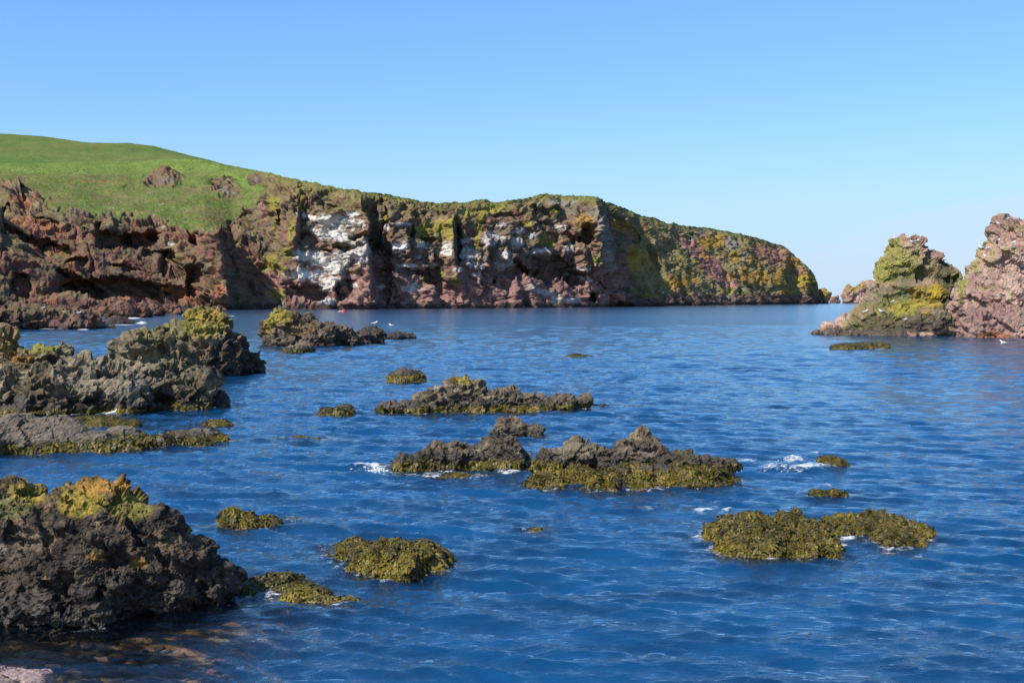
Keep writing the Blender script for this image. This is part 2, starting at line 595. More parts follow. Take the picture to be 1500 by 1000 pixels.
RED = (.190, .088, .070)
PURP = (.180, .104, .100)
BRN = (.140, .102, .068)
DARK = (.055, .045, .042)
OLV = (.135, .125, .040)
GRN = (.105, .140, .035)
YEL = (.270, .215, .028)
ORA = (.34, .19, .03)
GUA = (.47, .44, .40)
GREY = (.21, .19, .165)
TAN = (.20, .145, .09)

c = np.tile(np.array(BRN), (len(flat), 1))
c = mixc(c, RED, sm(-.25, .35, n1) * .8)
c = mixc(c, PURP, sm(0, .4, n2) * .5)
c = mixc(c, DARK, sm(.05, .5, fbm(flat, 6, 4, .6, 31)) * .7)
c = mixc(c, GREY, sm(.25, .55, n3 + .4 * n2) * .4)
# lower band of the middle cliff: purple red rock
midx = sm(380, 395, px_) * (1 - sm(915, 935, px_))
low = sm(365, 420, py_ + 10 * n4)
c = mixc(c, (.225, .122, .108), midx * low * .75)
c = mixc(c, (.30, .185, .16), midx * sm(400, 430, py_) * sm(0, .4, n2 + .5 * n3) * .6)
# turf and heath on the gentler ledges
vegm = sm(.22, .62, nz + .35 * n2 + .15 * n3)
top = sm(24, 6, py_ - np.interp(px_, CR[:, 0], CR[:, 1]) + 10 * n2)
upper_mid = midx * sm(332, 300, py_ + 14 * n2)
c = mixc(c, mixc(np.tile(np.array((.165, .125, .060)), (len(flat), 1)), OLV, sm(-.2, .3, n3)), upper_mid * .8 * sm(-.35, .15, n1 + nz - .3))
c = mixc(c, (.165, .13, .055), top * midx * .85)
c = mixc(c, OLV, vegm * (1 - midx) * .6)
c = mixc(c, OLV, vegm * midx * .35 * (1 - low))
c = mixc(c, (.14, .085, .03), vegm * (1 - midx) * sm(.0, .5, n1) * .6)
lz = (1 - sm(300, 345, px_)) * sm(325, 345, py_)
c = mixc(c, (.065, .045, .040), lz * sm(-.3, .3, fbm(flat, 12, 4, .6, 47)) * .6)
c = mixc(c, (.175, .070, .054), lz * (1 - .6 * vegm) * sm(-.3, .3, n1 + .6 * n2) * .75)
# far headland: heath, lichen and purple rock
rgt = sm(912, 946, px_ + 14 * n1 + 8 * n2)
c = mixc(c, mixc(np.tile(np.array((.195, .165, .075)), (len(flat), 1)), (.25, .16, .06), sm(-.05, .4, n1)), rgt * .82 * (1 - sm(428, 436, py_ + 3 * n2)))
c = mixc(c, (.15, .155, .06), rgt * sm(.1, .4, n4 + .3 * n2) * .5)
c = mixc(c, (.12, .075, .062), rgt * sm(427, 435, py_ + 4 * n2) * .9)
# green slope on the left and the grass line along the top
gg = grassy.ravel() * (1 - .85 * sm(.45, .2, nz)) * (crag.ravel() < .75)
gcol = mixc(np.tile(np.array(GRN), (len(flat), 1)), (.145, .145, .05), sm(-.2, .4, n1))
gcol = gcol * .86
gcol = mixc(gcol, (.15, .12, .05), sm(.05, .45, fbm(flat, 9, 4, .6, 41) + .3 * n3) * .7)
gcol = mixc(gcol, (.17, .115, .055), sm(.2, .5, fbm(flat, (22, 22, 1.6), 3, .6, 43)) * .55)
gcol = mixc(gcol, (.06, .10, .02), sm(.2, .5, fbm(flat, 5, 3, .6, 44)) * .5)
gcol = mixc(gcol, (.30, .30, .20), sm(.28, .5, n3) * .5 * (sm(1.2, .3, np.hypot((px_ - 240) / 46, (py_ - 312) / 22))))
gcol = mixc(gcol, (.15, .11, .045), sm(60, 0, px_) * sm(255, 275, py_) * .6)
gcol = mixc(gcol, (.115, .165, .035), sm(262, 246, py_ + 4 * n2) * .9)
gcol = mixc(gcol, (.12, .17, .035), sm(1.1, .6, np.hypot((px_ - 345) / 48, (py_ - (262 + (px_ - 345) * .42)) / 8)) * .9)
c = mixc(c, gcol, gg)
edge = sm(5.5, 1.5, py_ - np.interp(px_, CR[:, 0], CR[:, 1]))
c = mixc(c, (.10, .125, .028), edge * .75 * sm(280, 300, px_))


def patch(x, y, rx, ry, rot, colr, k, rag=.5):
    global c
    cs, sn = math.cos(math.radians(rot)), math.sin(math.radians(rot))
    sel = np.nonzero((np.abs(px_ - x) < 2 * max(rx, ry) + 8) & (np.abs(py_ - y) < 2 * max(rx, ry) + 8))[0]
    dx, dy = px_[sel] - x, py_[sel] - y
    q = np.hypot((dx * cs + dy * sn) / rx, (-dx * sn + dy * cs) / ry)
    q = q + rag * n2[sel] + rag * .6 * n3[sel]
    c[sel] = mixc(c[sel], colr, k * sm(1.25, .75, q))


for a in [(240, 262, 24, 9, 6), (332, 277, 22, 10, 30), (376, 262, 14, 8, 10)]:
    patch(*a, BRN, .6)
    patch(a[0], a[1] + 2, a[2] * .6, a[3] * .5, a[4], GREY, .35)
for a in [(1010, 357, 22, 9, 30), (1024, 374, 16, 8, 20), (1043, 388, 16, 14, 30), (1052, 402, 18, 12, 20), (1066, 415, 18, 9, 10), (1131, 374, 34, 13, 12), (1173, 399, 12, 5, 5)]:
    patch(*a, (.27, .135, .11), .85)
patch(1131, 372, 36, 12, 12, (.20, .115, .07), .6)
patch(850, 310, 36, 9, 5, (.14, .12, .10), .7)
for a in [(1032, 343, 14, 6, 10), (1073, 358, 13, 8, 25), (1092, 376, 8, 7, 40), (886, 340, 8, 40, -14), (893, 380, 8, 24, -16), (820, 297, 30, 4, 0), (1078, 428, 14, 5, -30), (1010, 348, 8, 3, 20)]:
    patch(*a, GREY, .75)
for a in [(856, 323, 13, 10, 0), (910, 330, 16, 9, 20), (928, 378, 9, 26, 0), (937, 381, 19, 14, 20), (990, 413, 32, 7, -5), (1038, 353, 14, 12, 0), (1054, 354, 8, 11, 20), (1076, 376, 11, 8, 0),
          (1101, 381, 9, 8, 0), (1091, 402, 8, 12, 0), (1111, 407, 18, 11, 0), (1142, 407, 11, 12, 0), (1177, 412, 13, 11, 0), (1032, 376, 10, 5, 20), (1153, 428, 13, 4, 0), (1170, 381, 12, 5, 10), (1158, 384, 5, 8, 0), (1070, 405, 6, 8, 0)]:
    patch(*a, ORA, .62)
for a in [(403, 330, 3, 22, 3), (427, 337, 5, 20, 5), (440, 290, 2.4, 18, 3), (400, 297, 9, 11, 0), (398, 384, 13, 13, 0), (405, 431, 16, 9, 0), (416, 397, 5, 9, 0), (623, 337, 13, 13, 0), (657, 339, 8, 17, 0), (643, 334, 8, 15, 0),
          (685, 312, 13, 6, 0), (703, 325, 5, 15, 12), (723, 305, 17, 7, -10), (773, 327, 8, 4, 0), (791, 350, 6, 9, 0), (800, 350, 3, 11, -10), (809, 357, 6, 7, 0), (872, 381, 6, 7, 0), (647, 404, 5, 10, 0), (667, 411, 6, 9, 0), (815, 309, 11, 4, 0),
          (955, 433, 16, 4, 0), (567, 320, 6, 4, 0), (1177, 410, 12, 8, 0), (660, 325, 12, 5, 0), (625, 410, 4, 9, 0), (700, 345, 4, 20, 10), (1075, 427, 16, 4, 0), (420, 372, 10, 9, 0)]:
    patch(*a, (.22, .20, .035), .72)
for a in [(495, 325, 34, 10, 4), (486, 343, 30, 8, 6), (450, 317, 16, 3.4, 16), (517, 314, 13, 3, 0), (461, 376, 32, 8, 6), (484, 388, 28, 13, 20), (450, 402, 28, 10, 0), (488, 413, 17, 9, 0), (481, 442, 12, 5, 0),
          (567, 333, 4, 6, 0), (585, 361, 15, 6, 0), (619, 359, 13, 4, 0), (634, 388, 6, 4, 0), (598, 389, 18, 2.4, 0), (655, 366, 9, 8, 0), (592, 328, 11, 3, 0), (520, 418, 6, 3, 0), (475, 424, 8, 3, 0)]:
    patch(*a, GUA, .85, .75)
    patch(a[0], a[1], a[2] * .6, a[3] * .6, a[4], (.56, .54, .50), .7, .7)
for a in [(526, 370, 14, 18, 0), (504, 375, 20, 12, 0), (603, 422, 12, 6, 0), (680, 354, 11, 4, 0), (687, 372, 15, 8, 0), (696, 388, 17, 4, 6), (721, 350, 15, 10, 0), (739, 372, 11, 4, 0), (739, 383, 13, 10, -30), (761, 339, 9, 4, 0),
          (757, 357, 9, 9, 0), (788, 368, 17, 4.5, -8), (824, 333, 9, 3, 0), (836, 363, 8, 7, 0), (856, 408, 12, 3, 20), (793, 426, 22, 4, 20), (815, 440, 10, 5, 0), (831, 402, 5, 2, 0), (656, 358, 7, 5, 0), (672, 395, 10, 3, 0), (735, 330, 8, 3, 0), (780, 345, 7, 5, 0),
          (848, 394, 14, 2, 0), (840, 440, 14, 4, 0), (250, 357, 7, 2, 0), (240, 332, 3, 2, 0), (700, 402, 12, 2.5, 0), (560, 420, 6, 3, 0), (620, 376, 10, 3, 0)]:
    patch(*a, (.42, .38, .35), .85, .8)
for a in [(205, 438, 34, 5, 0), (313, 395, 5, 12, -10), (322, 430, 10, 16, 0), (262, 432, 26, 6, 20), (60, 330, 40, 9, 12), (30, 295, 16, 8, 10)]:
    patch(*a, (.26, .10, .055), .75)
patch(225, 437, 16, 2.5, 0, (.32, .16, .03), .7)
wet = sm(3.2, 1.0, flat[:, 2] + 1.2 * n2)
c = mixc(c, (.035, .025, .022), wet * .8)
c = np.clip(c, .005, .8)
CCOL = np.concatenate([c, np.ones((len(c), 1))], 1).reshape(NU, NV, 4)

# extra rows behind the crest so that the headland has a top and a back
back = []
for (dy, dz) in ((4, -.2), (12, -.8), (30, -2.0), (70, -5), (130, -14), (200, -45), (230, -75)):
    q = P[:, -1, :].copy()
    kk = (q[:, 1] + dy) / q[:, 1]
    q[:, 0] *= kk
    q[:, 1] += dy
    q[:, 2] = np.maximum(q[:, 2] + dz * (.3 + .7 * sm(0, 40, q[:, 2])), -3)
    back.append(q)
P = np.concatenate([P, np.stack(back, 1)], 1)
bc = np.tile(np.array((.10, .13, .028, 1.0)), (NU, len(back), 1))
CCOL = np.concatenate([CCOL, bc], 1)
NVB = NV + len(back)


def cliff_piece(name, label, a, b):
    i0 = int(np.searchsorted(pxs, a))
    i1 = min(NU, int(np.searchsorted(pxs, b)) + 1)
    V = P[i0:i1].reshape(-1, 3)
    me = mesh_from(name, V, grid_faces(i1 - i0, NVB), M_CLIFF, CCOL[i0:i1].reshape(-1, 4))
    return link(name, me, kind='structure', label=label)


cliff_piece('grassy_cliff', 'green grass slope above dark red layered cliffs on the left', -500, 384)
cliff_piece('bird_cliff', 'sheer purple cliff streaked white by nesting seabirds in the middle', 384, 926)
cliff_piece('headland', 'far headland sloping to the sea, orange lichen over purple rock', 926, 1300)

# the pasture hill behind the left cliff
HC = np.array([(-500, 185), (-200, 189), (0, 195.5), (60, 199), (130, 207.5), (190, 209.5), (225, 214), (258, 224), (292, 234.5), (330, 246), (380, 262), (420, 280)], float)
hx = np.linspace(-500, 420, 300)
ht = np.linspace(0, 1.6, 90)
HX, HT = np.meshgrid(hx, ht, indexing='ij')
y0 = np.interp(HX, pxs, ycrest) - 3
z0 = zrow(np.interp(HX, CR[:, 0], CR[:, 1]), y0 + 3) - 1.2
yc = 790.0
zc = zrow(np.interp(HX, HC[:, 0], HC[:, 1]) + 2, yc)
g = np.clip(HT, 0, 1)
Yh = y0 + (yc - y0) * HT
prof = 1 - (1 - g) ** 1.22
Zh = z0 + (zc - z0) * prof - np.where(HT > 1, (HT - 1) ** 2 * 90, 0)
Xh = xcol(HX, Yh, Zh)
hp = np.stack([Xh, Yh, Zh], -1).reshape(-1, 3)
hp[:, 2] += (fbm(hp, 40, 3, .5, 61) * 1.0 + noise(hp, 6, 62) * .12) * sm(0, .2, HT.ravel())
hn1, hn2 = fbm(hp, (50, 90, 50), 4, .55, 63), fbm(hp, (9, 25, 9), 4, .6, 64)
hc = mixc(np.tile(np.array((.084, .130, .030)), (len(hp), 1)), (.112, .138, .038), sm(-.3, .4, hn1))
hc = mixc(hc, (.15, .155, .045), sm(.1, .5, hn2) * .45)
hpx, hpy = project(hp)
for (x, y, rx, ry) in ((138, 216, 5, 2.2), (146, 217, 4, 1.6), (190, 218, 7, 1.2)):
    hc = mixc(hc, (.14, .08, .04), sm(1.3, .6, np.hypot((hpx - x) / rx, (hpy - y) / ry) + .5 * hn2) * .75)
me = mesh_from('hill', hp, grid_faces(300, 90), M_GRASS, hc)
link('hill', me, kind='structure', label='smooth green pasture hill on top of the left cliffs')


# ------------------------------------------------------------------ rocks
FOOT = []       # elliptical footprints at the waterline: x, y, rx, ry, weedy
ROCKS = []      # everything birds can stand on


def icosphere(sub):
    import bmesh
    bm = bmesh.new()
    bmesh.ops.create_icosphere(bm, subdivisions=sub, radius=1)
    v = np.array([q.co[:] for q in bm.verts])
    f = np.array([[q.index for q in fa.verts] for fa in bm.faces])
    bm.free()
    return v, f


ICO3, ICO3F = icosphere(4)
ICO1, ICO1F = icosphere(1)
ICO2, ICO2F = icosphere(2)


def blobs_to_mesh(blobs, voxel):
    """blobs: px, waterline row, top row, half width px, depth factor, [power, base height row]"""
    Vs, Fs, n = [], [], 0
    minr = 9.0
    for bi, b in enumerate(blobs):
        px, pw, top, hw = b[:4]
        k = b[4] if len(b) > 4 else 1.0
        pwr = b[5] if len(b) > 5 else 2.6
        g0 = ground(px, pw)
        rx = hw * g0.y / F
        ry = rx * k
        cy = g0.y + ry * .85
        cxw = (px - 750) / F * cy
        rx = hw * cy / F
        zt = H + (HY - top) * cy / F
        zt = max(zt, .05)
        zl = -max(.5, .45 * zt) if len(b) <= 6 else b[6]
        cz = min(zt * .25, zt - .1 * zt)
        if pwr <= 2.11:                      # low weedy backs slope down into the water
            cz = -.30
            f_ = 1 / math.sqrt(max(.3, 1 - (cz / (zt - cz)) ** 2))
            rx, ry, zl = rx * f_, ry * f_, min(zl, -.9)
        hz_up, hz_dn = zt - cz, cz - zl
        minr = min(minr, rx, ry, (hz_up + hz_dn) * .5)
        v = ICO3.copy()
        a = np.abs(v)
        v = v / (np.power(np.power(a[:, 0], pwr) + np.power(a[:, 1], pwr) + np.power(a[:, 2], pwr), 1 / pwr))[:, None]
        an = (bi * 1.7) % 1.2 - .6
        ca, sa = math.cos(an), math.sin(an)
        # turn the squareness a little, keep the extents
        x, y = v[:, 0] * ca - v[:, 1] * sa, v[:, 0] * sa + v[:, 1] * ca
        x, y = x / np.abs(x).max(), y / np.abs(y).max()
        v = np.stack([cxw + x * rx, cy + y * ry, cz + np.where(v[:, 2] > 0, v[:, 2] * hz_up, v[:, 2] * hz_dn)], 1)
        Vs.append(v)
        Fs.append(ICO3F + n)
        n += len(v)
    me = mesh_from('tmp', np.concatenate(Vs), np.concatenate(Fs))
    o = bpy.data.objects.new('tmp', me)
    COL.objects.link(o)
    coarse = min(voxel * 2.6, max(voxel, minr * .3))
    for (vx, it) in ((coarse, 12 if coarse > voxel * 1.5 else 2), (voxel, 1)):
        md = o.modifiers.new('r', 'REMESH')
        md.mode = 'VOXEL'
        md.voxel_size = vx
        ms = o.modifiers.new('s', 'SMOOTH')
        ms.factor = .5
        ms.iterations = it
    bpy.context.view_layer.update()
    ev = o.evaluated_get(bpy.context.evaluated_depsgraph_get())
    m2 = ev.to_mesh()
    V = np.empty(len(m2.vertices) * 3, np.float32)
    m2.vertices.foreach_get('co', V)
    Nn = np.empty(len(m2.vertices) * 3, np.float32)
    m2.vertices.foreach_get('normal', Nn)
    L = np.empty(len(m2.loops), np.int32)
    m2.loops.foreach_get('vertex_index', L)
    nl = len(m2.loops) // max(1, len(m2.polygons))
    V, Nn, Fc = V.reshape(-1, 3).astype(float), Nn.reshape(-1, 3).astype(float), L.reshape(-1, nl)
    ev.to_mesh_clear()
    bpy.data.objects.remove(o)
    bpy.data.meshes.remove(me)
    return V, Nn, Fc


def vert_normals(V, Fc):
    a = V[Fc[:, 2]] - V[Fc[:, 0]]
    b = V[Fc[:, 3]] - V[Fc[:, 1]]
    fn = np.cross(a, b)
    n = np.zeros_like(V)
    for k in range(4):
        for d in range(3):
            n[:, d] += np.bincount(Fc[:, k], fn[:, d], len(V))
    return n / (np.linalg.norm(n, axis=1)[:, None] + 1e-12), fn


def paint(V, N, st, off):
    """pigments of a rock, plus shade painted by a few patches: st is its dictionary"""
    s = st['s']
    n1 = fbm(V, s * 1.2, 4, .6, off + 1)
    n2 = fbm(V, s * .35, 4, .65, off + 2)
    n3 = fbm(V, s * .12, 3, .6, off + 3)
    nz = N[:, 2]
    zmax = V[:, 2].max()
    c = np.tile(np.array(st['c1']), (len(V), 1))
    c = mixc(c, st['c2'], sm(-.3, .4, n1 + .4 * n2))
    c = mixc(c, st['c3'], sm(.12, .5, n2 + .5 * n3) * st.get('c3k', .7))
    wl = st.get('weed', 0.0)
    zz = V[:, 2] + .12 * s * n1 + .10 * s * n2
    if st.get('lich', 0) > 0:
        f = V[:, 2] / zmax
        m = sm(.05, .45, nz + .5 * n2 + .25 * n1 - .15) * sm(st.get('l0', .62), st.get('l1', .88), f + .16 * n1) * st['lich']
        lc = mixc(np.tile(np.array(st.get('lc', (.25, .19, .025))), (len(V), 1)), (.27, .13, .02), sm(.1, .5, n1 + .5 * n3))
        lc = mixc(lc, (.15, .14, .045), sm(.1, .5, n2))
        c = mixc(c, lc, m)
    if 'spots' in st:
        c = mixc(c, (.26, .14, .06), sm(.42, .62, n2 + .3 * n3) * .7)
        c = mixc(c, (.30, .27, .22), sm(.55, .75, fbm(V, s * .2, 3, .6, off + 9)) * .5)
    wetz = st.get('wet', .3)
    wm = sm(wl + wetz * 1.4, wl + wetz * .3, zz)
    c = mixc(c, (.022, .019, .018), wm * .75)
    pxx, pyy = project(V)
    pxx = pxx + st.get('pw', 3.0) * n2 + st.get('pw', 3.0) * n1
    pyy = pyy + st.get('pw', 3.0) * n3 * 1.2 + st.get('pw', 3.0) * fbm(V, s * .6, 3, .6, off + 15)
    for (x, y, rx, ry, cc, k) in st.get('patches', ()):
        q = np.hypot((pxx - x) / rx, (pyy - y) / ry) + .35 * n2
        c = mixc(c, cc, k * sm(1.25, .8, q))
    if wl > 0:
        gm = sm(wl + .06 * s, wl - .03 * s, zz)
        gc = mixc(np.tile(np.array((.06, .05, .010)), (len(V), 1)), (.11, .088, .012), sm(-.1, .4, n2))
        gc = mixc(gc, (.03, .025, .01), sm(.1, .5, n3))
        c = mixc(c, gc, gm)
        wm = wm * (1 - gm)
    dry = 1 - wm * .9
    return np.concatenate([np.clip(c, .004, .8), dry[:, None]], 1)


def weed(parent, V, N, Fc, st, seed, off):
    """hanging fronds of wrack over the lower rock, joined (nobody could count them)"""
    wl = st['weed']
    a = V[Fc[:, 2]] - V[Fc[:, 0]]
    b = V[Fc[:, 3]] - V[Fc[:, 1]]
    fn = np.cross(a, b)
    ar = np.linalg.norm(fn, axis=1) * .5
    fn = fn / (ar[:, None] * 2 + 1e-12)
    C = V[Fc].mean(1)
    s = st['s']
    zz = C[:, 2] + .12 * s * fbm(C, s * 1.2, 4, .6, off + 1) + .10 * s * fbm(C, s * .35, 4, .65, off + 2)
    ok = sm(wl + .05 * s, wl - .05 * s, zz) * (C[:, 2] > -.14) * (fn[:, 2] > -.35)
    # leave gaps where bare rock shows
    ok = ok * sm(-.75, -.3, fbm(C, s * .5, 3, .5, off + 21) + (st.get('cover', .35)))
    ok = ok * (C[:, 1] < np.median(C[:, 1]) + 1e9)
    w = ar * ok
    tot = w.sum()
    Lf = st.get('frond', .16) * .62
    n = int(min(st.get('nmax', 9000), tot / (Lf * Lf) * st.get('dens', 9)))
    if n < 10:
        return None
    r = np.random.default_rng(seed)
    idx = r.choice(len(C), n, p=w / tot)
    k = r.random((n, 4))
    k /= k.sum(1)[:, None]
    p = (V[Fc[idx]] * k[:, :, None]).sum(1)
    nn = fn[idx]
    d = np.array([0, 0, -1.0]) + r.normal(0, .55, (n, 3))
    t = d - nn * (d * nn).sum(1)[:, None]
    t /= np.linalg.norm(t, axis=1)[:, None] + 1e-9
    sd = np.cross(t, nn)
    ln = Lf * (.5 + r.random(n))[:, None]
    wd = Lf * .22 * (.6 + .9 * r.random(n))[:, None]
    up = r.random(n)[:, None]
    p0 = p - nn * Lf * .05
    p1 = p + t * ln * .45 + nn * Lf * (.12 + .22 * up)
    p2 = p + t * ln + nn * Lf * (-.02 + .16 * up)
    tw = sd * wd
    Vw = np.stack([p0 - tw * .6, p0 + tw * .6, p1 + tw, p1 - tw, p2 + tw * .7, p2 - tw * .7], 1).reshape(-1, 3)
    base = np.arange(n)[:, None] * 6
    Fw = np.concatenate([base + np.array([0, 1, 2, 3]), base + np.array([3, 2, 4, 5])])
    tone = fbm(p, s * .6, 3, .6, off + 31) + r.normal(0, .25, n)
    col = mixc(np.tile(np.array((.074, .058, .010)), (n, 1)), (.145, .108, .014), sm(0, .6, tone))
    col = mixc(col, (.030, .023, .010), sm(0, .6, -tone))
    col = np.repeat(col, 6, 0) * np.tile(np.array([.8, .8, 1, 1, 1.15, 1.15]), n)[:, None]
    me = mesh_from('seaweed', Vw, Fw, M_WEED, col)
    return link('seaweed', me, parent=parent, kind='stuff')


STY = dict(
    near=dict(s=1.0, c1=(.026, .020, .016), c2=(.060, .043, .030), c3=(.120, .088, .060), lich=.85, l0=.70, l1=.92, weed=0, wet=.6, spots=1,
              rough=((.9, .20), (.45, .11), (.19, .05), (.085, .024))),
    out=dict(s=2.0, c1=(.085, .066, .040), c2=(.165, .130, .080), c3=(.25, .205, .130), lich=.0, weed=.12, wet=.55, frond=.22,
             rough=((1.9, .5), (.9, .33), (.42, .15), (.2, .06))),
    reef=dict(s=1.2, c1=(.068, .052, .038), c2=(.130, .100, .068), c3=(.21, .17, .115), lich=0, weed=.16, wet=.28, frond=.17,
              rough=((.9, .20), (.42, .15), (.2, .07), (.1, .03))),
    slab=dict(s=1.8, c1=(.090, .075, .060), c2=(.115, .093, .072), c3=(.15, .125, .095), lich=0, weed=.22, wet=.1, frond=.2,
              rough=((2.4, .22), (.9, .09), (.3, .04), (.12, .02))),
    mound=dict(s=.9, c1=(.05, .04, .02), c2=(.08, .065, .02), c3=(.035, .03, .025), lich=0, weed=.75, wet=.1, frond=.105, dens=8,
               rough=((.7, .18), (.34, .12), (.17, .06), (.08, .03))),
    stack=dict(s=7.0, c1=(.225, .138, .112), c2=(.32, .212, .165), c3=(.40, .285, .23), c3k=.5, lich=0, weed=0, wet=.55, pw=3.0,
               rough=((7, 1.2), (3.2, .85), (1.5, .42), (.7, .18))),
    shore=dict(s=4.0, c1=(.070, .042, .036), c2=(.120, .075, .055), c3=(.17, .10, .07), lich=0, weed=0, wet=.8,
               rough=((5, 1.3), (2.3, .7), (1.1, .35), (.6, .15))),
)

seedc = [0]


def components(n, Fc):
    lab = np.arange(n)
    e = np.concatenate([Fc[:, [0, 1]], Fc[:, [1, 2]], Fc[:, [2, 3]]])
    while True:
        a, b = lab[e[:, 0]], lab[e[:, 1]]
        m = np.minimum(a, b)
        new = lab.copy()
        np.minimum.at(new, a, m)
        np.minimum.at(new, b, m)
        new = new[new]
        new = new[new]
        if (new == lab).all():
            return lab
        lab = new



def rock(name, label, cat, style, blobs, voxel, mat, group=None, **over):
    seedc[0] += 1
    off = seedc[0] * 3.17
    st = dict(STY[style])
    st.update(over)
    V, N, Fc = blobs_to_mesh(blobs, voxel)
    flat_k = st.get('amp', 1.0)
    # the rock's own bedding: tilted, and cells longer along the beds than across them
    ta, tb = math.radians(st.get('tilt', 32)), off * .37
    ax_ = np.array([math.sin(ta) * math.cos(tb), math.sin(ta) * math.sin(tb) * .6, math.cos(ta)])
    ax_ /= np.linalg.norm(ax_)
    Q = V + (V @ ax_)[:, None] * ax_ * st.get('strata', .7)
    wq = st['s'] * .12 * np.stack([noise(V, st['s'] * .6, off + 50 + k) for k in range(3)], 1)
    zk = sm(-.3, .25, V[:, 2])
    for i, (L, A) in enumerate(st['rough']):
        if L < voxel * 2:
            continue
        if i == 0:
            d = fbm(Q, L * 1.3, 2, .5, off + 7) * .9 + .8 * facet(Q + wq, L, off)
        elif i < len(st['rough']) - 1:
            d = 1.25 * facet(Q + wq, L, off + i * 5)
        else:
            d = fbm(Q, L * 1.5, 3, .7, off + i * 5) * 1.5 + .8 * facet(Q + .5 * wq, L, off + i)
        V = V + N * (A * flat_k * d)[:, None]
        if i == 1:
            N, _ = vert_normals(V, Fc)
    keep = (V[Fc][:, :, 2].max(1) > -1.6)
    Fc = Fc[keep]
    lab = components(len(V), Fc)
    cnt = np.bincount(lab[Fc[:, 0]], minlength=len(V))
    Fc = Fc[lab[Fc[:, 0]] == np.argmax(cnt)]      # one solid rock, no loose crumbs
    lost = 1 - cnt.max() / cnt.sum()
    if lost > .03:
        print('LOST', round(lost, 3), label)
    used = np.zeros(len(V), bool)
    used[Fc.ravel()] = True
    mp_ = np.cumsum(used) - 1
    V, Fc = V[used], mp_[Fc]
    N, _ = vert_normals(V, Fc)
    colr = paint(V, N, st, off)
    base = V.mean(0)
    base[2] = 0
    me = mesh_from(name, V - base, Fc, mat, colr, smooth=False)
    o = link(name, me, label=label, cat=cat, group=group, loc=base)
    # waterline footprint for the shallows
    lowv = V[(np.abs(V[:, 2]) < max(.12, voxel))]
    if len(lowv):
        FOOT.append((lowv[:, :2], st['weed'] > 0))
    ROCKS.append((o, BVHTree.FromPolygons([tuple(q) for q in V], [tuple(q) for q in Fc])))
    if st['weed'] > 0:
        wobj = weed(o, V, N, Fc, st, seedc[0], off)
        if wobj:
            wobj.location = (-base[0], -base[1], 0)
    return o


YLW = (.225, .17, .028)
LIM = (.19, .175, .045)
OCH = (.26, .14, .03)
# --- the big near boulder
rock('boulder', 'huge black craggy boulder with yellow lichen on top, nearest on the left', 'boulder', 'near',
     [(110, 915, 728, 160, .8, 2.5), (-60, 915, 728, 150, .8, 2.8), (195, 905, 738, 92, .9, 2.3), (248, 896, 780, 70, .9, 2.3), (296, 888, 828, 42, 1.2, 2.3), (145, 905, 700, 100, 1.0, 2.12), (10, 905, 712, 90, 1.0, 2.2)],
     .024, M_NEAR, pw=5.0, lich=.25, patches=[(120, 735, 34, 20, YLW, .9), (150, 712, 40, 12, OCH, .85), (190, 742, 34, 20, (.17, .145, .03), .8), (40, 722, 26, 14, (.24, .18, .03), .8), (10, 745, 30, 16, (.15, .14, .05), .6),
                                             (205, 825, 12, 8, OCH, .8), (140, 812, 14, 8, OCH, .7), (50, 790, 30, 14, (.16, .12, .08), .6), (240, 790, 26, 14, (.16, .11, .06), .5), (-5, 800, 14, 12, (.25, .2, .17), .7)])
rock('weedy_rock', 'low olive seaweed reef touching the right foot of the black boulder', 'rock', 'mound',
     [(372, 866, 853, 40, 1.0, 2.1, -.4), (418, 863, 846, 42, 1.0, 2.1, -.4)], .03, M_NEAR, amp=.5, dens=8, nmax=14000)
rock('weedy_rock', 'ragged weed patch right of the low reef at the foot of the boulder', 'rock', 'mound',
     [(446, 877, 857, 34, .9, 2.1, -.4), (484, 885, 874, 36, .6, 2.1, -.3)], .03, M_NEAR, amp=.45, dens=8, nmax=14000)
rock('weedy_rock', 'ragged olive seaweed rock with a dark wet crown, lone in front of the centre', 'rock', 'mound',
     [(520, 818, 798, 44, 1.2, 2.1), (550, 836, 805, 50, 1.0, 2.1), (580, 845, 792, 48, 1.1, 2.1), (625, 834, 802, 40, 1.1, 2.1), (594, 840, 804, 62, .7, 2.1), (565, 826, 787, 36, .9, 2.1)], .032, M_NEAR, amp=.7, dens=8, nmax=20000,
     patches=[(562, 798, 24, 8, (.05, .045, .04), .8)])
rock('weedy_rock', 'small round hump of seaweed behind the right shoulder of the black boulder', 'rock', 'mound',
     [(355, 774, 752, 38, .6), (392, 770, 759, 24, .5)], .035, M_NEAR, amp=.6, dens=8, nmax=8000)
rock('weed_patch', 'little flat tuft of seaweed just right of the small round hump', 'seaweed', 'mound', [(427, 764, 760, 13, .6, 2, -.3)], .035, M_NEAR, amp=.3, dens=12)
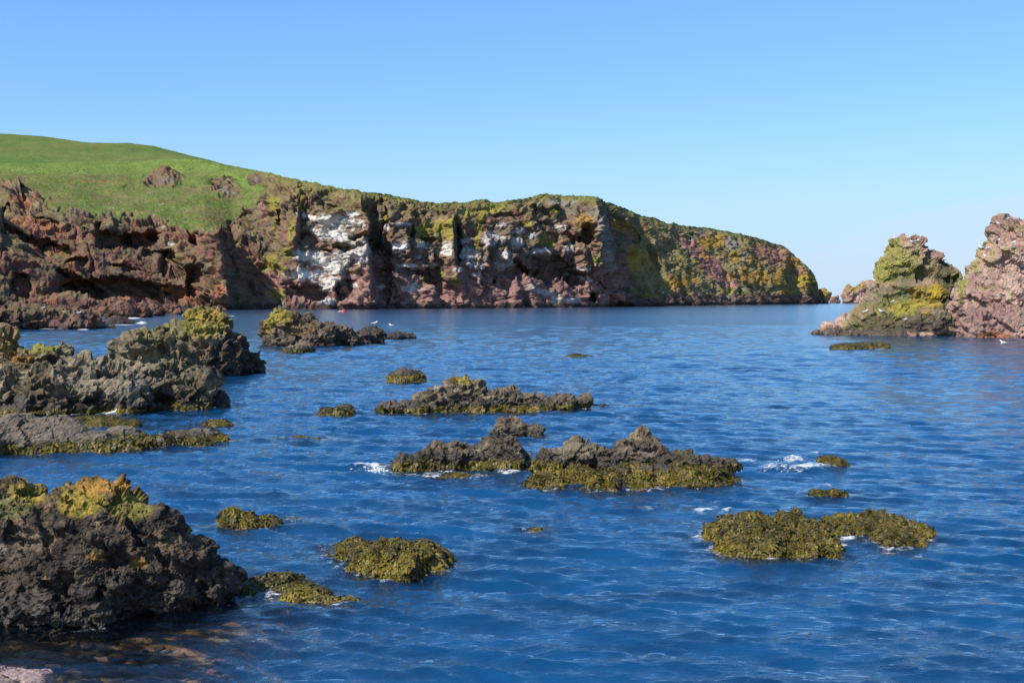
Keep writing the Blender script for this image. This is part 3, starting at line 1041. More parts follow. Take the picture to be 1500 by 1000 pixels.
# --- left outcrop
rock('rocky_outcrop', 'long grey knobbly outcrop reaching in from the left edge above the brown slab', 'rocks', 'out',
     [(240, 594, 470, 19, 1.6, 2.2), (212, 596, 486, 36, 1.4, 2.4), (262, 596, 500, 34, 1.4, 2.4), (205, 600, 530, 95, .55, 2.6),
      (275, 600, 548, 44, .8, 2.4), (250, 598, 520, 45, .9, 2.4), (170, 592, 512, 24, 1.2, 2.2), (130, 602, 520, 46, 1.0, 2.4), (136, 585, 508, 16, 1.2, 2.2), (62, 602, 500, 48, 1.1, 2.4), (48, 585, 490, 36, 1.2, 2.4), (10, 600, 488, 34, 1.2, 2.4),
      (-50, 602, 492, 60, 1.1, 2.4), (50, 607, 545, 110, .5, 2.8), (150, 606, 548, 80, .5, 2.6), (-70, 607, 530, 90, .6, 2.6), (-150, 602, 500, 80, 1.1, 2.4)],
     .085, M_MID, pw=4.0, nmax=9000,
     patches=[(300, 475, 36, 24, (.20, .185, .03), .9), (296, 465, 26, 10, YLW, .5), (243, 470, 12, 10, (.22, .18, .03), .85), (60, 500, 26, 16, (.19, .175, .03), .85), (16, 490, 26, 12, OCH, .55), (46, 488, 14, 8, YLW, .7),
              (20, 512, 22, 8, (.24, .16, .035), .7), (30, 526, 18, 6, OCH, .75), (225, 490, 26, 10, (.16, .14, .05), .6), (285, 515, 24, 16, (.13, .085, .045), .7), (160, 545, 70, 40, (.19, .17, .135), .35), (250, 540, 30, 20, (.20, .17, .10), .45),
              (345, 525, 36, 34, (.035, .028, .025), .85), (320, 545, 30, 12, (.03, .025, .022), .7), (100, 590, 140, 12, (.05, .043, .038), .6), (250, 598, 60, 10, (.045, .04, .033), .6)])  # near-black patches at the right end paint its shaded side
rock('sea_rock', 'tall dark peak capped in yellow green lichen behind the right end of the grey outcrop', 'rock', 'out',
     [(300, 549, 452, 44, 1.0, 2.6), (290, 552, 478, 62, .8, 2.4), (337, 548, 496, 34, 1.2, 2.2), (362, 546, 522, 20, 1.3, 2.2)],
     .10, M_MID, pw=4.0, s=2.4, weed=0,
     patches=[(300, 472, 36, 24, (.19, .150, .03), .9), (296, 460, 28, 10, YLW, .5), (255, 490, 20, 16, (.16, .14, .05), .6), (285, 515, 28, 16, (.13, .085, .045), .7), (345, 525, 36, 34, (.035, .028, .025), .85), (320, 545, 30, 12, (.03, .025, .022), .7)])  # near-black patch on the right flank is shade put into the colour
rock('sea_rock', 'small dark upright rock standing off the right end of the grey outcrop', 'rock', 'out', [(322, 597, 570, 14, 1.0, 3.0), (312, 597, 580, 9, 1.0, 3.0)], .05, M_MID, amp=.35, weed=0, c1=(.04, .035, .03), c2=(.06, .05, .042), c3=(.09, .08, .06))
rock('rock_slab', 'smooth brown slab edged with seaweed at the left, below the grey outcrop', 'rock', 'slab',
     [(28, 664, 607, 100, .40, 2.4), (-90, 668, 606, 120, .5, 2.6), (100, 662, 634, 70, .45, 2.4), (180, 656, 622, 36, .5, 2.2), (150, 662, 641, 60, .3, 2.2), (218, 655, 633, 44, .35, 2.2), (262, 652, 630, 44, .6, 2.1), (296, 648, 632, 38, .6, 2.1)],
     .06, M_MID, weed=.34, cover=.5, dens=9, nmax=16000, patches=[(30, 620, 90, 16, (.125, .098, .075), .7), (185, 628, 28, 8, (.12, .098, .075), .6)])
rock('weedy_rock', 'olive weed shelf between the brown slab and the grey outcrop', 'rock', 'mound', [(140, 627, 612, 66, .6, 2.2), (190, 632, 621, 30, .8, 2.2)], .06, M_MID, amp=.4, dens=10, nmax=9000)
rock('weedy_rock', 'small smooth seaweed dome off the tip of the brown slab', 'rock', 'mound', [(318, 626, 613, 23, .6, 2.2)], .05, M_MID, amp=.4, dens=10, nmax=5000)
rock('weed_patch', 'tiny seaweed tuft between the brown slab and open water', 'seaweed', 'mound', [(291, 656, 653, 9, .6, 2, -.3)], .05, M_MID, amp=.3)
rock('weed_patch', 'thin line of seaweed awash left of the long middle reef, under the small hummock', 'seaweed', 'mound', [(445, 643, 639, 28, .3, 2, -.3)], .05, M_MID, amp=.3)
rock('weedy_rock', 'small weed hummock with a bare grey cap just left of the long low reef', 'rock', 'reef',
     [(492, 609, 597, 27, .6, 2.2), (505, 606, 590, 13, 1., 2.2)], .06, M_MID, weed=.22, amp=.5, dens=10)
rock('weedy_rock', 'lone brown dome ringed with seaweed behind the long low reef', 'rock', 'reef',
     [(596, 560, 540, 30, .7, 2.3), (590, 558, 538, 18, .8, 2.2)], .07, M_MID, weed=.42, amp=.5, frond=.22)
# --- far middle rocks
rock('sea_rock', 'big dark rock with yellow lichen on its left shoulder, sloping down to the right', 'rock', 'out',
     [(418, 507, 458, 36, .9, 2.8), (410, 505, 456, 26, 1., 2.4), (440, 505, 455, 24, .9, 2.4), (470, 507, 470, 34, .8, 2.4), (500, 506, 480, 24, .8, 2.2), (515, 505, 486, 14, .8, 2.2)], .13, M_MID, amp=1.1, s=3.0, weed=0, frond=.25,
     c1=(.065, .052, .042), c2=(.105, .08, .055), c3=(.15, .11, .07), patches=[(405, 463, 26, 12, (.22, .18, .03), .85), (395, 475, 8, 14, (.2, .15, .03), .7), (440, 478, 22, 12, (.16, .10, .045), .55)])
rock('sea_rock', 'rounded dark rock with a gull on its top, right of the big lichened rock', 'rock', 'out',
     [(545, 502, 476, 21, .9, 2.4), (535, 503, 480, 14, 1., 2.2)], .12, M_MID, amp=.7, s=2.5, weed=0, c1=(.05, .042, .036), c2=(.075, .06, .046), c3=(.1, .08, .055))
rock('sea_rock', 'low dark rock tailing off right of the gull rock', 'rock', 'out',
     [(576, 497, 486, 17, 1.1, 2.2), (594, 496, 488, 15, 1.1, 2.2)], .10, M_MID, amp=.4, s=2., weed=0, c1=(.05, .042, .036), c2=(.075, .06, .046), c3=(.1, .08, .055))
rock('sea_rock', 'small brown rock in front of the big lichened rock, weed at its left end', 'rock', 'reef',
     [(445, 516, 500, 16, 1.2, 2.2), (431, 517, 507, 20, 1.2, 2.2)], .1, M_MID, amp=.7, s=2.0, weed=.3, frond=.25)
rock('weed_patch', 'tiny seaweed tuft beyond the brown dome, near the gull rock', 'seaweed', 'mound', [(509, 513, 510, 8, .8, 2, -.3)], .1, M_MID, amp=.3, frond=.25)
rock('weed_patch', 'thin flat seaweed streak alone in open water near the middle', 'seaweed', 'mound', [(848, 523, 518.5, 22, .4, 2, -.3)], .1, M_MID, amp=.4, frond=.25)
# --- long low reef
rock('reef', 'long low grey reef with a yellow tipped hump, seaweed along its left foot', 'rock', 'reef',
     [(600, 605, 588, 44, .5, 2.2), (648, 604, 570, 40, .7, 2.4), (676, 602, 553, 30, .9, 2.3), (690, 602, 563, 34, .8, 2.4), (745, 602, 566, 32, .8, 2.4), (778, 602, 574, 34, .7, 2.4), (818, 600, 581, 26, .7, 2.3), (830, 599, 578, 14, .9, 2.2), (850, 598, 578, 15, .9, 2.2), (720, 603, 575, 60, .5, 2.4)],
     .055, M_MID, weed=.20, patches=[(678, 556, 16, 6, YLW, .85), (640, 566, 7, 4, (.3, .25, .16), .8)], nmax=14000)
rock('sea_rock', 'little black rock off the right tip of the long low reef', 'rock', 'reef', [(880, 596, 588, 13, .8, 2.2)], .05, M_MID, amp=.45, weed=0, c1=(.03, .027, .025), c2=(.045, .038, .03), c3=(.06, .05, .04))
rock('weedy_rock', 'small seaweed lump in front of the long low reef', 'rock', 'mound', [(758, 605, 596, 13, .8, 2.2)], .05, M_MID, amp=.4)
# --- centre reef
rock('sea_rock', 'bare knobbly grey rock behind the two joined middle reefs', 'rock', 'reef',
     [(752, 640, 613, 28, .9, 2.5), (782, 639, 621, 20, .9, 2.5), (735, 640, 622, 16, 1., 2.3)], .042, M_MID, weed=0, amp=.8)
rock('reef', 'left of the two joined middle reefs, ramp shaped, foam at its left tip', 'rock', 'reef',
     [(610, 690, 668, 40, .5, 2.2), (642, 689, 650, 36, .6, 2.4), (672, 688, 640, 24, .8, 2.3), (700, 687, 652, 40, .7, 2.4), (735, 686, 639, 36, .8, 2.4), (758, 684, 656, 20, .9, 2.2)],
     .036, M_MID, weed=.17, cover=.45, nmax=18000, amp=.75)
rock('reef', 'right of the two joined middle reefs, widest, twin humped above a thick seaweed skirt', 'rock', 'reef',
     [(835, 705, 652, 52, .6, 2.7), (848, 702, 641, 32, .8, 2.3), (890, 704, 655, 50, .6, 2.7), (940, 703, 637, 44, .8, 2.5), (938, 700, 627, 24, 1.0, 2.3), (965, 702, 645, 26, .9, 2.4), (1000, 705, 658, 30, .8, 2.3), (1040, 704, 670, 38, .6, 2.3),
      (890, 716, 690, 118, .42, 2.1), (965, 715, 688, 100, .45, 2.1), (1024, 709, 680, 60, .6, 2.1), (820, 706, 684, 44, .4, 2.4), (795, 700, 664, 20, .8, 2.2)],
     .036, M_MID, weed=.40, cover=.7, dens=9, nmax=24000, amp=.8, frond=.13, s=1.1,
     patches=[(842, 655, 40, 10, (.21, .17, .11), .55), (925, 636, 14, 9, (.24, .19, .11), .7), (960, 633, 10, 5, (.13, .15, .04), .6), (948, 662, 16, 6, (.22, .16, .13), .6), (1000, 668, 18, 12, (.06, .05, .025), .7)])
# --- right weed rocks
rock('weedy_rock', 'large flat rock smothered in olive seaweed, left of the pair at lower right', 'rock', 'mound',
     [(1095, 800, 764, 56, 1.2, 2.1), (1125, 816, 776, 76, .8, 2.1), (1185, 817, 784, 52, .8, 2.1), (1160, 806, 760, 58, 1.3, 2.1), (1195, 800, 765, 34, 1.3, 2.1), (1072, 796, 772, 30, 1.2, 2.1), (1120, 800, 760, 48, 1.3, 2.1)],
     .034, M_NEAR, dens=8, nmax=21000, amp=.75, s=1.1, patches=[(1090, 775, 30, 8, (.05, .042, .03), .6)])
rock('weedy_rock', 'seaweed covered rock with a dark right tip, right of the pair at lower right', 'rock', 'mound',
     [(1258, 782, 753, 44, 1.2, 2.1), (1300, 792, 762, 46, 1.2, 2.1), (1322, 801, 778, 36, .7, 2.1), (1342, 788, 766, 24, 1.2, 2.1), (1238, 784, 762, 26, 1.2, 2.1)],
     .034, M_NEAR, dens=8, nmax=18000, amp=.7, s=1.1, patches=[(1345, 768, 18, 9, (.035, .03, .03), .85), (1312, 788, 10, 7, (.035, .03, .025), .8)])
rock('weedy_rock', 'small seaweed rock just behind the breaking white wave', 'rock', 'mound', [(1222, 685, 670, 26, .6, 2.2)], .045, M_MID, amp=.45, dens=11)
rock('weedy_rock', 'little seaweed rock with a wave curling over it, above the lower right pair', 'rock', 'mound', [(1215, 729, 718, 24, .6, 2.2), (1232, 728, 722, 18, .5, 2.2)], .04, M_MID, amp=.4, dens=11)
rock('weed_patch', 'seaweed just awash below the joined middle reefs', 'seaweed', 'mound', [(790, 778, 775.5, 12, .5, 2, -.3)], .04, M_NEAR, amp=.3)
rock('weed_patch', 'thin seaweed ribbon awash in front of the ramp shaped reef', 'seaweed', 'mound', [(660, 698, 694.5, 48, .25, 2, -.3)], .045, M_MID, amp=.35)
rock('weedy_rock', 'low dark weed line in the water before the pointed rock stack', 'rock', 'mound',
     [(1240, 512, 503, 24, .9, 2.2), (1262, 511, 501, 22, .9, 2.2), (1284, 510, 501, 20, .9, 2.2)], .12, M_MID, amp=.6, frond=.3, weed=.35, s=1.5)
# --- right stacks
SP = (.215, .135, .105)
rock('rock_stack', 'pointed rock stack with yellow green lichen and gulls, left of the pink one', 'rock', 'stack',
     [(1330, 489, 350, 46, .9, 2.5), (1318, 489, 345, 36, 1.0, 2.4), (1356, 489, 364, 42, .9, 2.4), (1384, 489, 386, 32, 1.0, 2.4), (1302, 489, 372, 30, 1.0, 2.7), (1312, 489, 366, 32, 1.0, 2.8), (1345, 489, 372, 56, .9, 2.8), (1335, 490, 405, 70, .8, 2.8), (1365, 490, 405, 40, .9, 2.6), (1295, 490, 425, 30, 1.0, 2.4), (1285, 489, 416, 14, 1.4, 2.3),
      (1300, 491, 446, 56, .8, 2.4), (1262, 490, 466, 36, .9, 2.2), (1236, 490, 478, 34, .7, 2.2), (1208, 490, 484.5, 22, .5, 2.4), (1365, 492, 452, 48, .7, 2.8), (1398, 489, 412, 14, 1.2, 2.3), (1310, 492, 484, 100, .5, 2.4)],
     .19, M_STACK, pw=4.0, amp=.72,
     patches=[(1345, 440, 70, 40, (.10, .095, .045), .75), (1300, 460, 50, 24, (.12, .115, .035), .7), (1304, 380, 26, 32, LIM, .9), (1292, 400, 22, 16, LIM, .85), (1330, 376, 18, 14, LIM, .6), (1358, 388, 20, 12, (.15, .14, .055), .65), (1340, 362, 16, 6, (.24, .2, .11), .5), (1330, 400, 26, 12, (.10, .105, .035), .8), (1385, 415, 18, 34, (.07, .07, .035), .85), (1355, 430, 22, 20, YLW, .75), (1372, 434, 12, 16, (.30, .2, .02), .7),  # dark patch down the right side is painted shade
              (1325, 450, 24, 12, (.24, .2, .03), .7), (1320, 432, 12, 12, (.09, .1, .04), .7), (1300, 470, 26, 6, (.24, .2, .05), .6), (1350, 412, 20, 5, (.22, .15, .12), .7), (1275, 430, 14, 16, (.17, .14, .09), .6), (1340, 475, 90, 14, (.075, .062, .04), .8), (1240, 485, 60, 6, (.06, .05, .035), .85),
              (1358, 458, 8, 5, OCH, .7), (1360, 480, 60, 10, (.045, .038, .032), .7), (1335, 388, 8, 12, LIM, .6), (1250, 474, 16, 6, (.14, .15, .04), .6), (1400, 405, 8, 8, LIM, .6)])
rock('rock_stack', 'massive pinkish rock stack cut off by the right edge, gulls on its ledges', 'rock', 'stack',
     [(1480, 491, 321, 40, 1.0, 3.4), (1520, 491, 318, 60, 1.0, 3.2), (1464, 492, 350, 42, 1.0, 2.8), (1448, 492, 388, 34, 1.0, 2.8), (1440, 493, 405, 44, .9, 2.8), (1455, 493, 430, 46, .8, 3.0), (1500, 494, 400, 66, .7, 3.0), (1550, 492, 330, 70, 1.0, 3.0), (1480, 495, 450, 70, .55, 3.0), (1406, 489, 412, 10, 1.4, 2.4), (1432, 494, 470, 26, .7, 2.6)],
     .19, M_STACK, pw=4.0, amp=.85,
     patches=[(1408, 410, 7, 40, LIM, .85), (1430, 375, 9, 26, (.2, .19, .04), .6), (1442, 350, 10, 9, (.19, .18, .035), .7), (1485, 335, 16, 5, (.18, .16, .05), .5), (1478, 366, 14, 5, LIM, .55), (1455, 378, 4, 16, (.22, .2, .06), .6), (1450, 470, 60, 26, (.175, .105, .10), .6), (1482, 430, 4, 8, (.2, .2, .05), .6), (1445, 420, 10, 5, (.19, .18, .06), .5),
              (1455, 490, 26, 5, (.30, .12, .045), .75), (1470, 345, 30, 8, (.3, .2, .16), .4), (1440, 360, 5, 5, (.05, .05, .03), .7), (1470, 400, 40, 20, (.31, .22, .17), .4)])
# --- far little rocks beyond the headland
rock('sea_stack', 'yellowish rounded stack hard against the tip of the headland', 'rock', 'stack', [(1206, 444.5, 422, 8, .9, 2.6)], 1.0, M_STACK, s=14., rough=((12, 2.6), (6, 1.4)), wet=1.5, patches=[(1207, 430, 10, 10, YLW, .7)])
rock('sea_stack', 'lowest of the three far stacks in the gap between headland and near stacks', 'rock', 'stack', [(1222, 444, 430.5, 9, .9, 2.4)], 1.0, M_STACK, s=14., rough=((12, 2.2), (6, 1.2)), wet=1.5, c1=(.13, .09, .07), c2=(.16, .11, .08))
rock('sea_stack', 'widest of the far stacks, knobbly, half hidden behind the pointed rock stack', 'rock', 'stack',
     [(1242, 444, 416, 9, .9, 2.6), (1258, 444, 413, 10, .9, 2.5), (1272, 444, 412, 10, .9, 2.5), (1285, 444, 418, 12, .9, 2.5), (1300, 444, 424, 14, .9, 2.5)], 1.1, M_STACK, s=14., rough=((12, 3.0), (6, 1.8)), wet=1.5,
     patches=[(1247, 420, 12, 8, (.24, .18, .04), .7), (1262, 416, 8, 6, YLW, .6)])
# --- foreshore under the left cliffs
rock('shore_rocks', 'dark brown rock shelf at the far left shore under the cliffs', 'rocks', 'shore',
     [(60, 482, 447, 46, .8, 2.4), (10, 483, 452, 54, .8, 2.4), (-60, 484, 446, 74, .8, 2.4), (100, 482, 455, 38, .9, 2.4), (128, 481, 464, 32, 1., 2.4), (146, 481, 472, 20, 1., 2.4)], .32, M_STACK, pw=3.,
     patches=[(60, 455, 60, 8, (.12, .10, .045), .6), (140, 474, 18, 6, (.22, .10, .06), .7), (30, 470, 60, 12, (.085, .05, .042), .5)])
rock('shore_rocks', 'thin low skerry between the foreshore shelf and the cove', 'rock', 'shore', [(175, 474.5, 469, 24, .7, 2.3), (192, 474.3, 470.5, 16, .7, 2.3)], .25, M_STACK, amp=.4)
for (bl, lab_) in (([(170, 466, 443, 34, .9, 2.4), (190, 465, 450, 26, .9, 2.4)], 'red brown boulder at the cliff foot right above the low skerry'),
                   ([(222, 463, 444, 26, .9, 2.4)], 'broad red brown boulder under the big dark cave of the left cliff'),
                   ([(254, 461, 448, 18, .9, 2.4)], 'low brown boulder right of the broad red one at the cliff foot'),
                   ([(284, 459, 452, 14, .9, 2.3)], 'small brown boulder at the cove edge where the surf is whitest'),
                   ([(118, 466, 442, 34, .9, 2.4)], 'brown boulder behind the right end of the dark foreshore shelf'),
                   ([(318, 457, 449, 14, .9, 2.3)], 'last small boulder before the deep shadowed cleft of the cliffs')):
    rock('shore_boulder', lab_, 'boulder', 'shore', bl, .4, M_STACK, group='boulders along the cliff foot', amp=1.0, c1=(.09, .05, .04), c2=(.15, .08, .055), c3=(.2, .11, .06))
# --- the little pink rock in the near corner
rock('shore_rock', 'tip of a lumpy pink and grey rock in the bottom left corner', 'rock', 'near',
     [(12, 1010, 975, 30, 1.0, 2.4), (46, 1012, 979, 28, 1.0, 2.4), (-20, 1012, 973, 34, 1.0, 2.4), (-60, 1020, 976, 40, 1., 2.4)], .014, M_NEAR, s=.3, amp=.28, wet=.03, lich=0, c1=(.16, .12, .12), c2=(.27, .19, .18), c3=(.33, .25, .23))


# ------------------------------------------------------------------ sea bed
bx = np.concatenate([np.linspace(-60, -9.2, 30), np.linspace(-9, 1, 110), np.linspace(1.5, 60, 30)])
by = np.concatenate([np.linspace(2, 24, 130), np.linspace(25, 140, 40)])
BX, BY = np.meshgrid(bx, by, indexing='ij')
# depth rises to a shelf under the lower left corner


def bed_depth(x, y):
    q = np.stack([x.ravel(), y.ravel(), np.zeros(x.size)], 1)
    n = fbm(q, 3.0, 4, .55, 71).reshape(x.shape)
    edge = -2.7 - (y - 13) * .12
    sh = sm(1.9, -.9, x - edge + .9 * n) * sm(23, 17, y)
    return -2.6 + 2.38 * sh + .10 * n


bz = bed_depth(BX, BY)
bv = np.stack([BX, BY, bz], -1).reshape(-1, 3)
bn = fbm(bv, .8, 4, .6, 72)
bcol = mixc(np.tile(np.array((.33, .20, .11)), (len(bv), 1)), (.22, .18, .07), sm(-.2, .4, bn))
bcol = mixc(bcol, (.19, .10, .06), sm(.2, .6, fbm(bv, .4, 3, .6, 73)))
me = mesh_from('seabed', bv, grid_faces(170, 170), M_BED, bcol)
bed = link('seabed', me, kind='structure', label='brown stony shelf under the shallow water at the near left')
# cobbles lying on the shelf
stone_meshes = []
PAL = [(.26, .16, .09), (.18, .13, .08), (.22, .17, .11), (.30, .13, .08), (.19, .17, .07), (.28, .20, .12), (.12, .095, .065), (.34, .27, .18)]
for k in range(8):
    v = ICO1.copy()
    v *= (1 + .35 * noise(v, .8, 80 + k))[:, None]
    v[:, 2] *= .55
    cc = np.tile(np.array(PAL[k]), (len(v), 1))
    stone_meshes.append(mesh_from('stone', v, ICO1F, M_BED, cc, smooth=True))
r = np.random.default_rng(3)
ns = 0
while ns < 280:
    px, py = r.uniform(-30, 345), r.uniform(918, 1015)
    g0 = ground(px, py)
    z = float(bed_depth(np.array([g0.x]), np.array([g0.y]))[0])
    if z < -.9:
        if r.random() < .8:
            ns += 1
        continue
    o = link('stone', stone_meshes[r.integers(8)], parent=bed)
    sc = r.uniform(.03, .085) * (1.7 if r.random() < .12 else 1)
    o.location = (g0.x, g0.y, z + sc * .25)
    o.scale = (sc * r.uniform(.8, 1.5), sc * r.uniform(.7, 1.1), sc)
    o.rotation_euler = (0, 0, r.uniform(0, 6.28))
    ns += 1


# ------------------------------------------------------------------ the sea
az = np.concatenate([np.radians(np.linspace(-88, -29, 30, endpoint=False)), np.radians(np.linspace(-29, 29, 490)), np.radians(np.linspace(29, 88, 31)[1:])])
rr = np.concatenate([np.linspace(2, 10.5, 40, endpoint=False), np.geomspace(10.5, 200, 660, endpoint=False), np.geomspace(200, 600, 80, endpoint=False), np.geomspace(600, 30000, 60)])
AZ, RR = np.meshgrid(az, rr, indexing='ij')
X, Y = RR * np.sin(AZ), RR * np.cos(AZ)
step = np.maximum(np.gradient(rr)[None, :] * np.ones_like(RR), 0)
cstep = RR * math.radians(58 / 490)
res = np.maximum(step, cstep)
Z = np.zeros_like(X)
DX = np.zeros_like(X)
DY = np.zeros_like(X)
rw = np.random.default_rng(12)
gust = fbm(np.stack([X.ravel(), Y.ravel(), Z.ravel()], 1), (26, 40, 10), 3, .55, 91).reshape(X.shape)
NW = 96
lams = np.geomspace(.15, 3.2, NW)
rw.shuffle(lams)
for i in range(NW):
    lam = lams[i] * rw.uniform(.93, 1.07)
    spread = .30 if lam > 1.0 else .42
    th = rw.normal(math.radians(-98), spread)     # travelling mostly towards the camera, a little leftward
    kx, ky = math.cos(th) * 2 * math.pi / lam, math.sin(th) * 2 * math.pi / lam
    amp = .0061 * lam ** .84 * rw.uniform(.6, 1.3) * (1.6 if lam < .7 else (.9 if lam < 1.6 else .5))
    fade = sm(1.5, 2.8, lam / step) * sm(1.2, 2.4, lam / cstep) * (1 + .6 * gust) * (1 + .35 * sm(40, 140, RR))
    cols = slice(0, len(az))
    j = int(np.searchsorted(rr, np.max(np.where(fade.max(0) > 0, rr, 0)), side='right'))
    ph = kx * X[:, :j] + ky * Y[:, :j] + rw.uniform(0, 6.28)
    s_, c_ = np.sin(ph), np.cos(ph)
    Z[:, :j] += amp * fade[:, :j] * s_
    DX[:, :j] += amp * .45 * fade[:, :j] * c_ * math.cos(th)
    DY[:, :j] += amp * .45 * fade[:, :j] * c_ * math.sin(th)

# shallows near rocks and foam
shal = np.zeros_like(X)
bd = bed_depth(X, Y)
shal = np.where(RR < 60, np.exp(np.minimum(bd + .25, 0) / 1.0), 0)
foam = np.zeros_like(X)
for pts, wdy in FOOT:
    if pts[:, 1].min() > 120:
        continue
    dm = pts[:, 1].mean()
    reach = .65 if wdy else .25
    cell = .12 if dm < 35 else .3
    x0, y0_, x1, y1_ = pts[:, 0].min() - 1.5, pts[:, 1].min() - 1.5, pts[:, 0].max() + 1.5, pts[:, 1].max() + 1.5
    nx, ny = int((x1 - x0) / cell) + 1, int((y1_ - y0_) / cell) + 1
    occ = np.zeros((nx, ny))
    occ[((pts[:, 0] - x0) / cell).astype(int), ((pts[:, 1] - y0_) / cell).astype(int)] = 1
    it = max(1, int(reach / cell))
    acc = occ.copy()
    for q in range(int(it * 2)):
        a2 = acc.copy()
        a2[1:] = np.maximum(a2[1:], acc[:-1] * .82)
        a2[:-1] = np.maximum(a2[:-1], acc[1:] * .82)
        a2[:, 1:] = np.maximum(a2[:, 1:], acc[:, :-1] * .82)
        a2[:, :-1] = np.maximum(a2[:, :-1], acc[:, 1:] * .82)
        acc = a2
    ix = ((X - x0) / cell)
    iy = ((Y - y0_) / cell)
    ok = (ix >= 1) & (iy >= 1) & (ix < nx - 2) & (iy < ny - 2)
    ii, jj = ix[ok].astype(int), iy[ok].astype(int)
    fx, fy = ix[ok] - ii, iy[ok] - jj
    val = acc[ii, jj] * (1 - fx) * (1 - fy) + acc[ii + 1, jj] * fx * (1 - fy) + acc[ii, jj + 1] * (1 - fx) * fy + acc[ii + 1, jj + 1] * fx * fy
    shal[ok] = np.maximum(shal[ok], val * .85)
    foam[ok] = np.maximum(foam[ok], sm(.6, 1.0, val) * (.42 if wdy else .30))

FOAM = [  # px, py, half width px, half height px, strength, swell (m)
    (548, 689, 38, 8, .75, .05), (530, 684, 22, 3, .8, .03), (735, 690, 46, 2.4, .8, 0), (640, 694, 50, 2, .6, 0), (1095, 674, 26, 6, .75, .04), (1130, 688, 24, 5, .72, .1), (1170, 688, 56, 5, .82, .16), (1205, 686, 28, 4.5, .75, .12),
    (1165, 673, 26, 6, .85, .10), (1190, 666, 24, 3, .6, .05), (1210, 713, 16, 3, .8, .10), (1250, 726, 12, 4, .6, .04), (1258, 716, 40, 4, .28, .12), (1030, 747, 26, 2.5, .85, 0), (1065, 746, 14, 2.5, .8, 0), (960, 744, 40, 3, .5, 0), (1240, 790, 26, 3, .85, .02), (1270, 787, 20, 2.5, .8, 0),
    (1236, 801, 12, 2.5, .7, 0), (1300, 796, 14, 2.5, .8, 0), (1298, 808, 14, 2.5, .7, 0), (1348, 813, 16, 2.5, .7, 0), (1120, 655, 30, 3, .4, .02), (940, 748, 60, 6, .25, 0), (560, 696, 60, 8, .35, 0), (1160, 700, 80, 6, .35, 0), (1330, 675, 60, 4, .3, 0), (1345, 682, 10, 2, .55, 0),
    (1365, 820, 40, 3, .35, 0), (480, 690, 40, 3, .35, 0), (500, 880, 60, 8, .3, 0), (450, 870, 40, 4, .3, 0), (138, 636, 12, 1.6, .9, 0), (280, 645, 18, 2, .6, 0), (705, 602, 30, 1.6, .5, 0), (530, 601, 16, 1.2, .7, 0), (545, 505, 30, 1.2, .6, 0), (604, 494, 6, 1.2, 1., .1),
    (12, 478, 6, 3.5, 1.1, .5), (70, 481, 20, 2, 1.1, .2), (122, 483, 12, 1.2, 1., .1), (180, 476, 24, 1.0, .9, .1), (207, 474, 10, 2.5, 1.2, .5), (193, 466, 18, 2, 1.1, .2), (222, 462, 14, 1.4, .9, .1), (278, 458, 8, 2.6, 1.1, .5), (340, 463, 8, 1.2, .8, .1), (1340, 491, 40, .8, .5, 0), (1285, 511, 20, 1.5, .7, 0), (1212, 480, 6, 1.5, .9, .1)]
for (px, py, rx, ry, st_, sw) in FOAM:
    g0 = ground(px, py)
    g1 = ground(px, py - ry)
    ax = rx * g0.y / F
    ay = max(abs(g1.y - g0.y), .1)
    jn = np.searchsorted(rr, [max(2, g0.length * .9 - ay * 2 - 3), g0.length * 1.1 + ay * 2 + 3])
    sl = (slice(None), slice(jn[0], jn[1]))
    xr_ = X[sl] / Y[sl] * g0.y
    q = np.hypot((xr_ - g0.x) / ax, (Y[sl] - g0.y) / ay)
    v = sm(1.4, .25, q)
    foam[sl] = np.maximum(foam[sl], v * st_ * .8)
    Z[sl] += v * sw * .5
fq = np.stack([X.ravel(), Y.ravel(), np.zeros(X.size)], 1)
strong = foam > .35
nzf = np.zeros(X.size)
idx = np.nonzero(strong.ravel())[0]
nzf[idx] = billow(fq[idx], .35, 3, .6, 97)
Z += np.where(strong, nzf.reshape(X.shape) * .05 * foam, 0)

Xd, Yd = X + DX, Y + DY
wv = np.stack([Xd, Yd, Z], -1).reshape(-1, 3)
dist = RR.ravel()


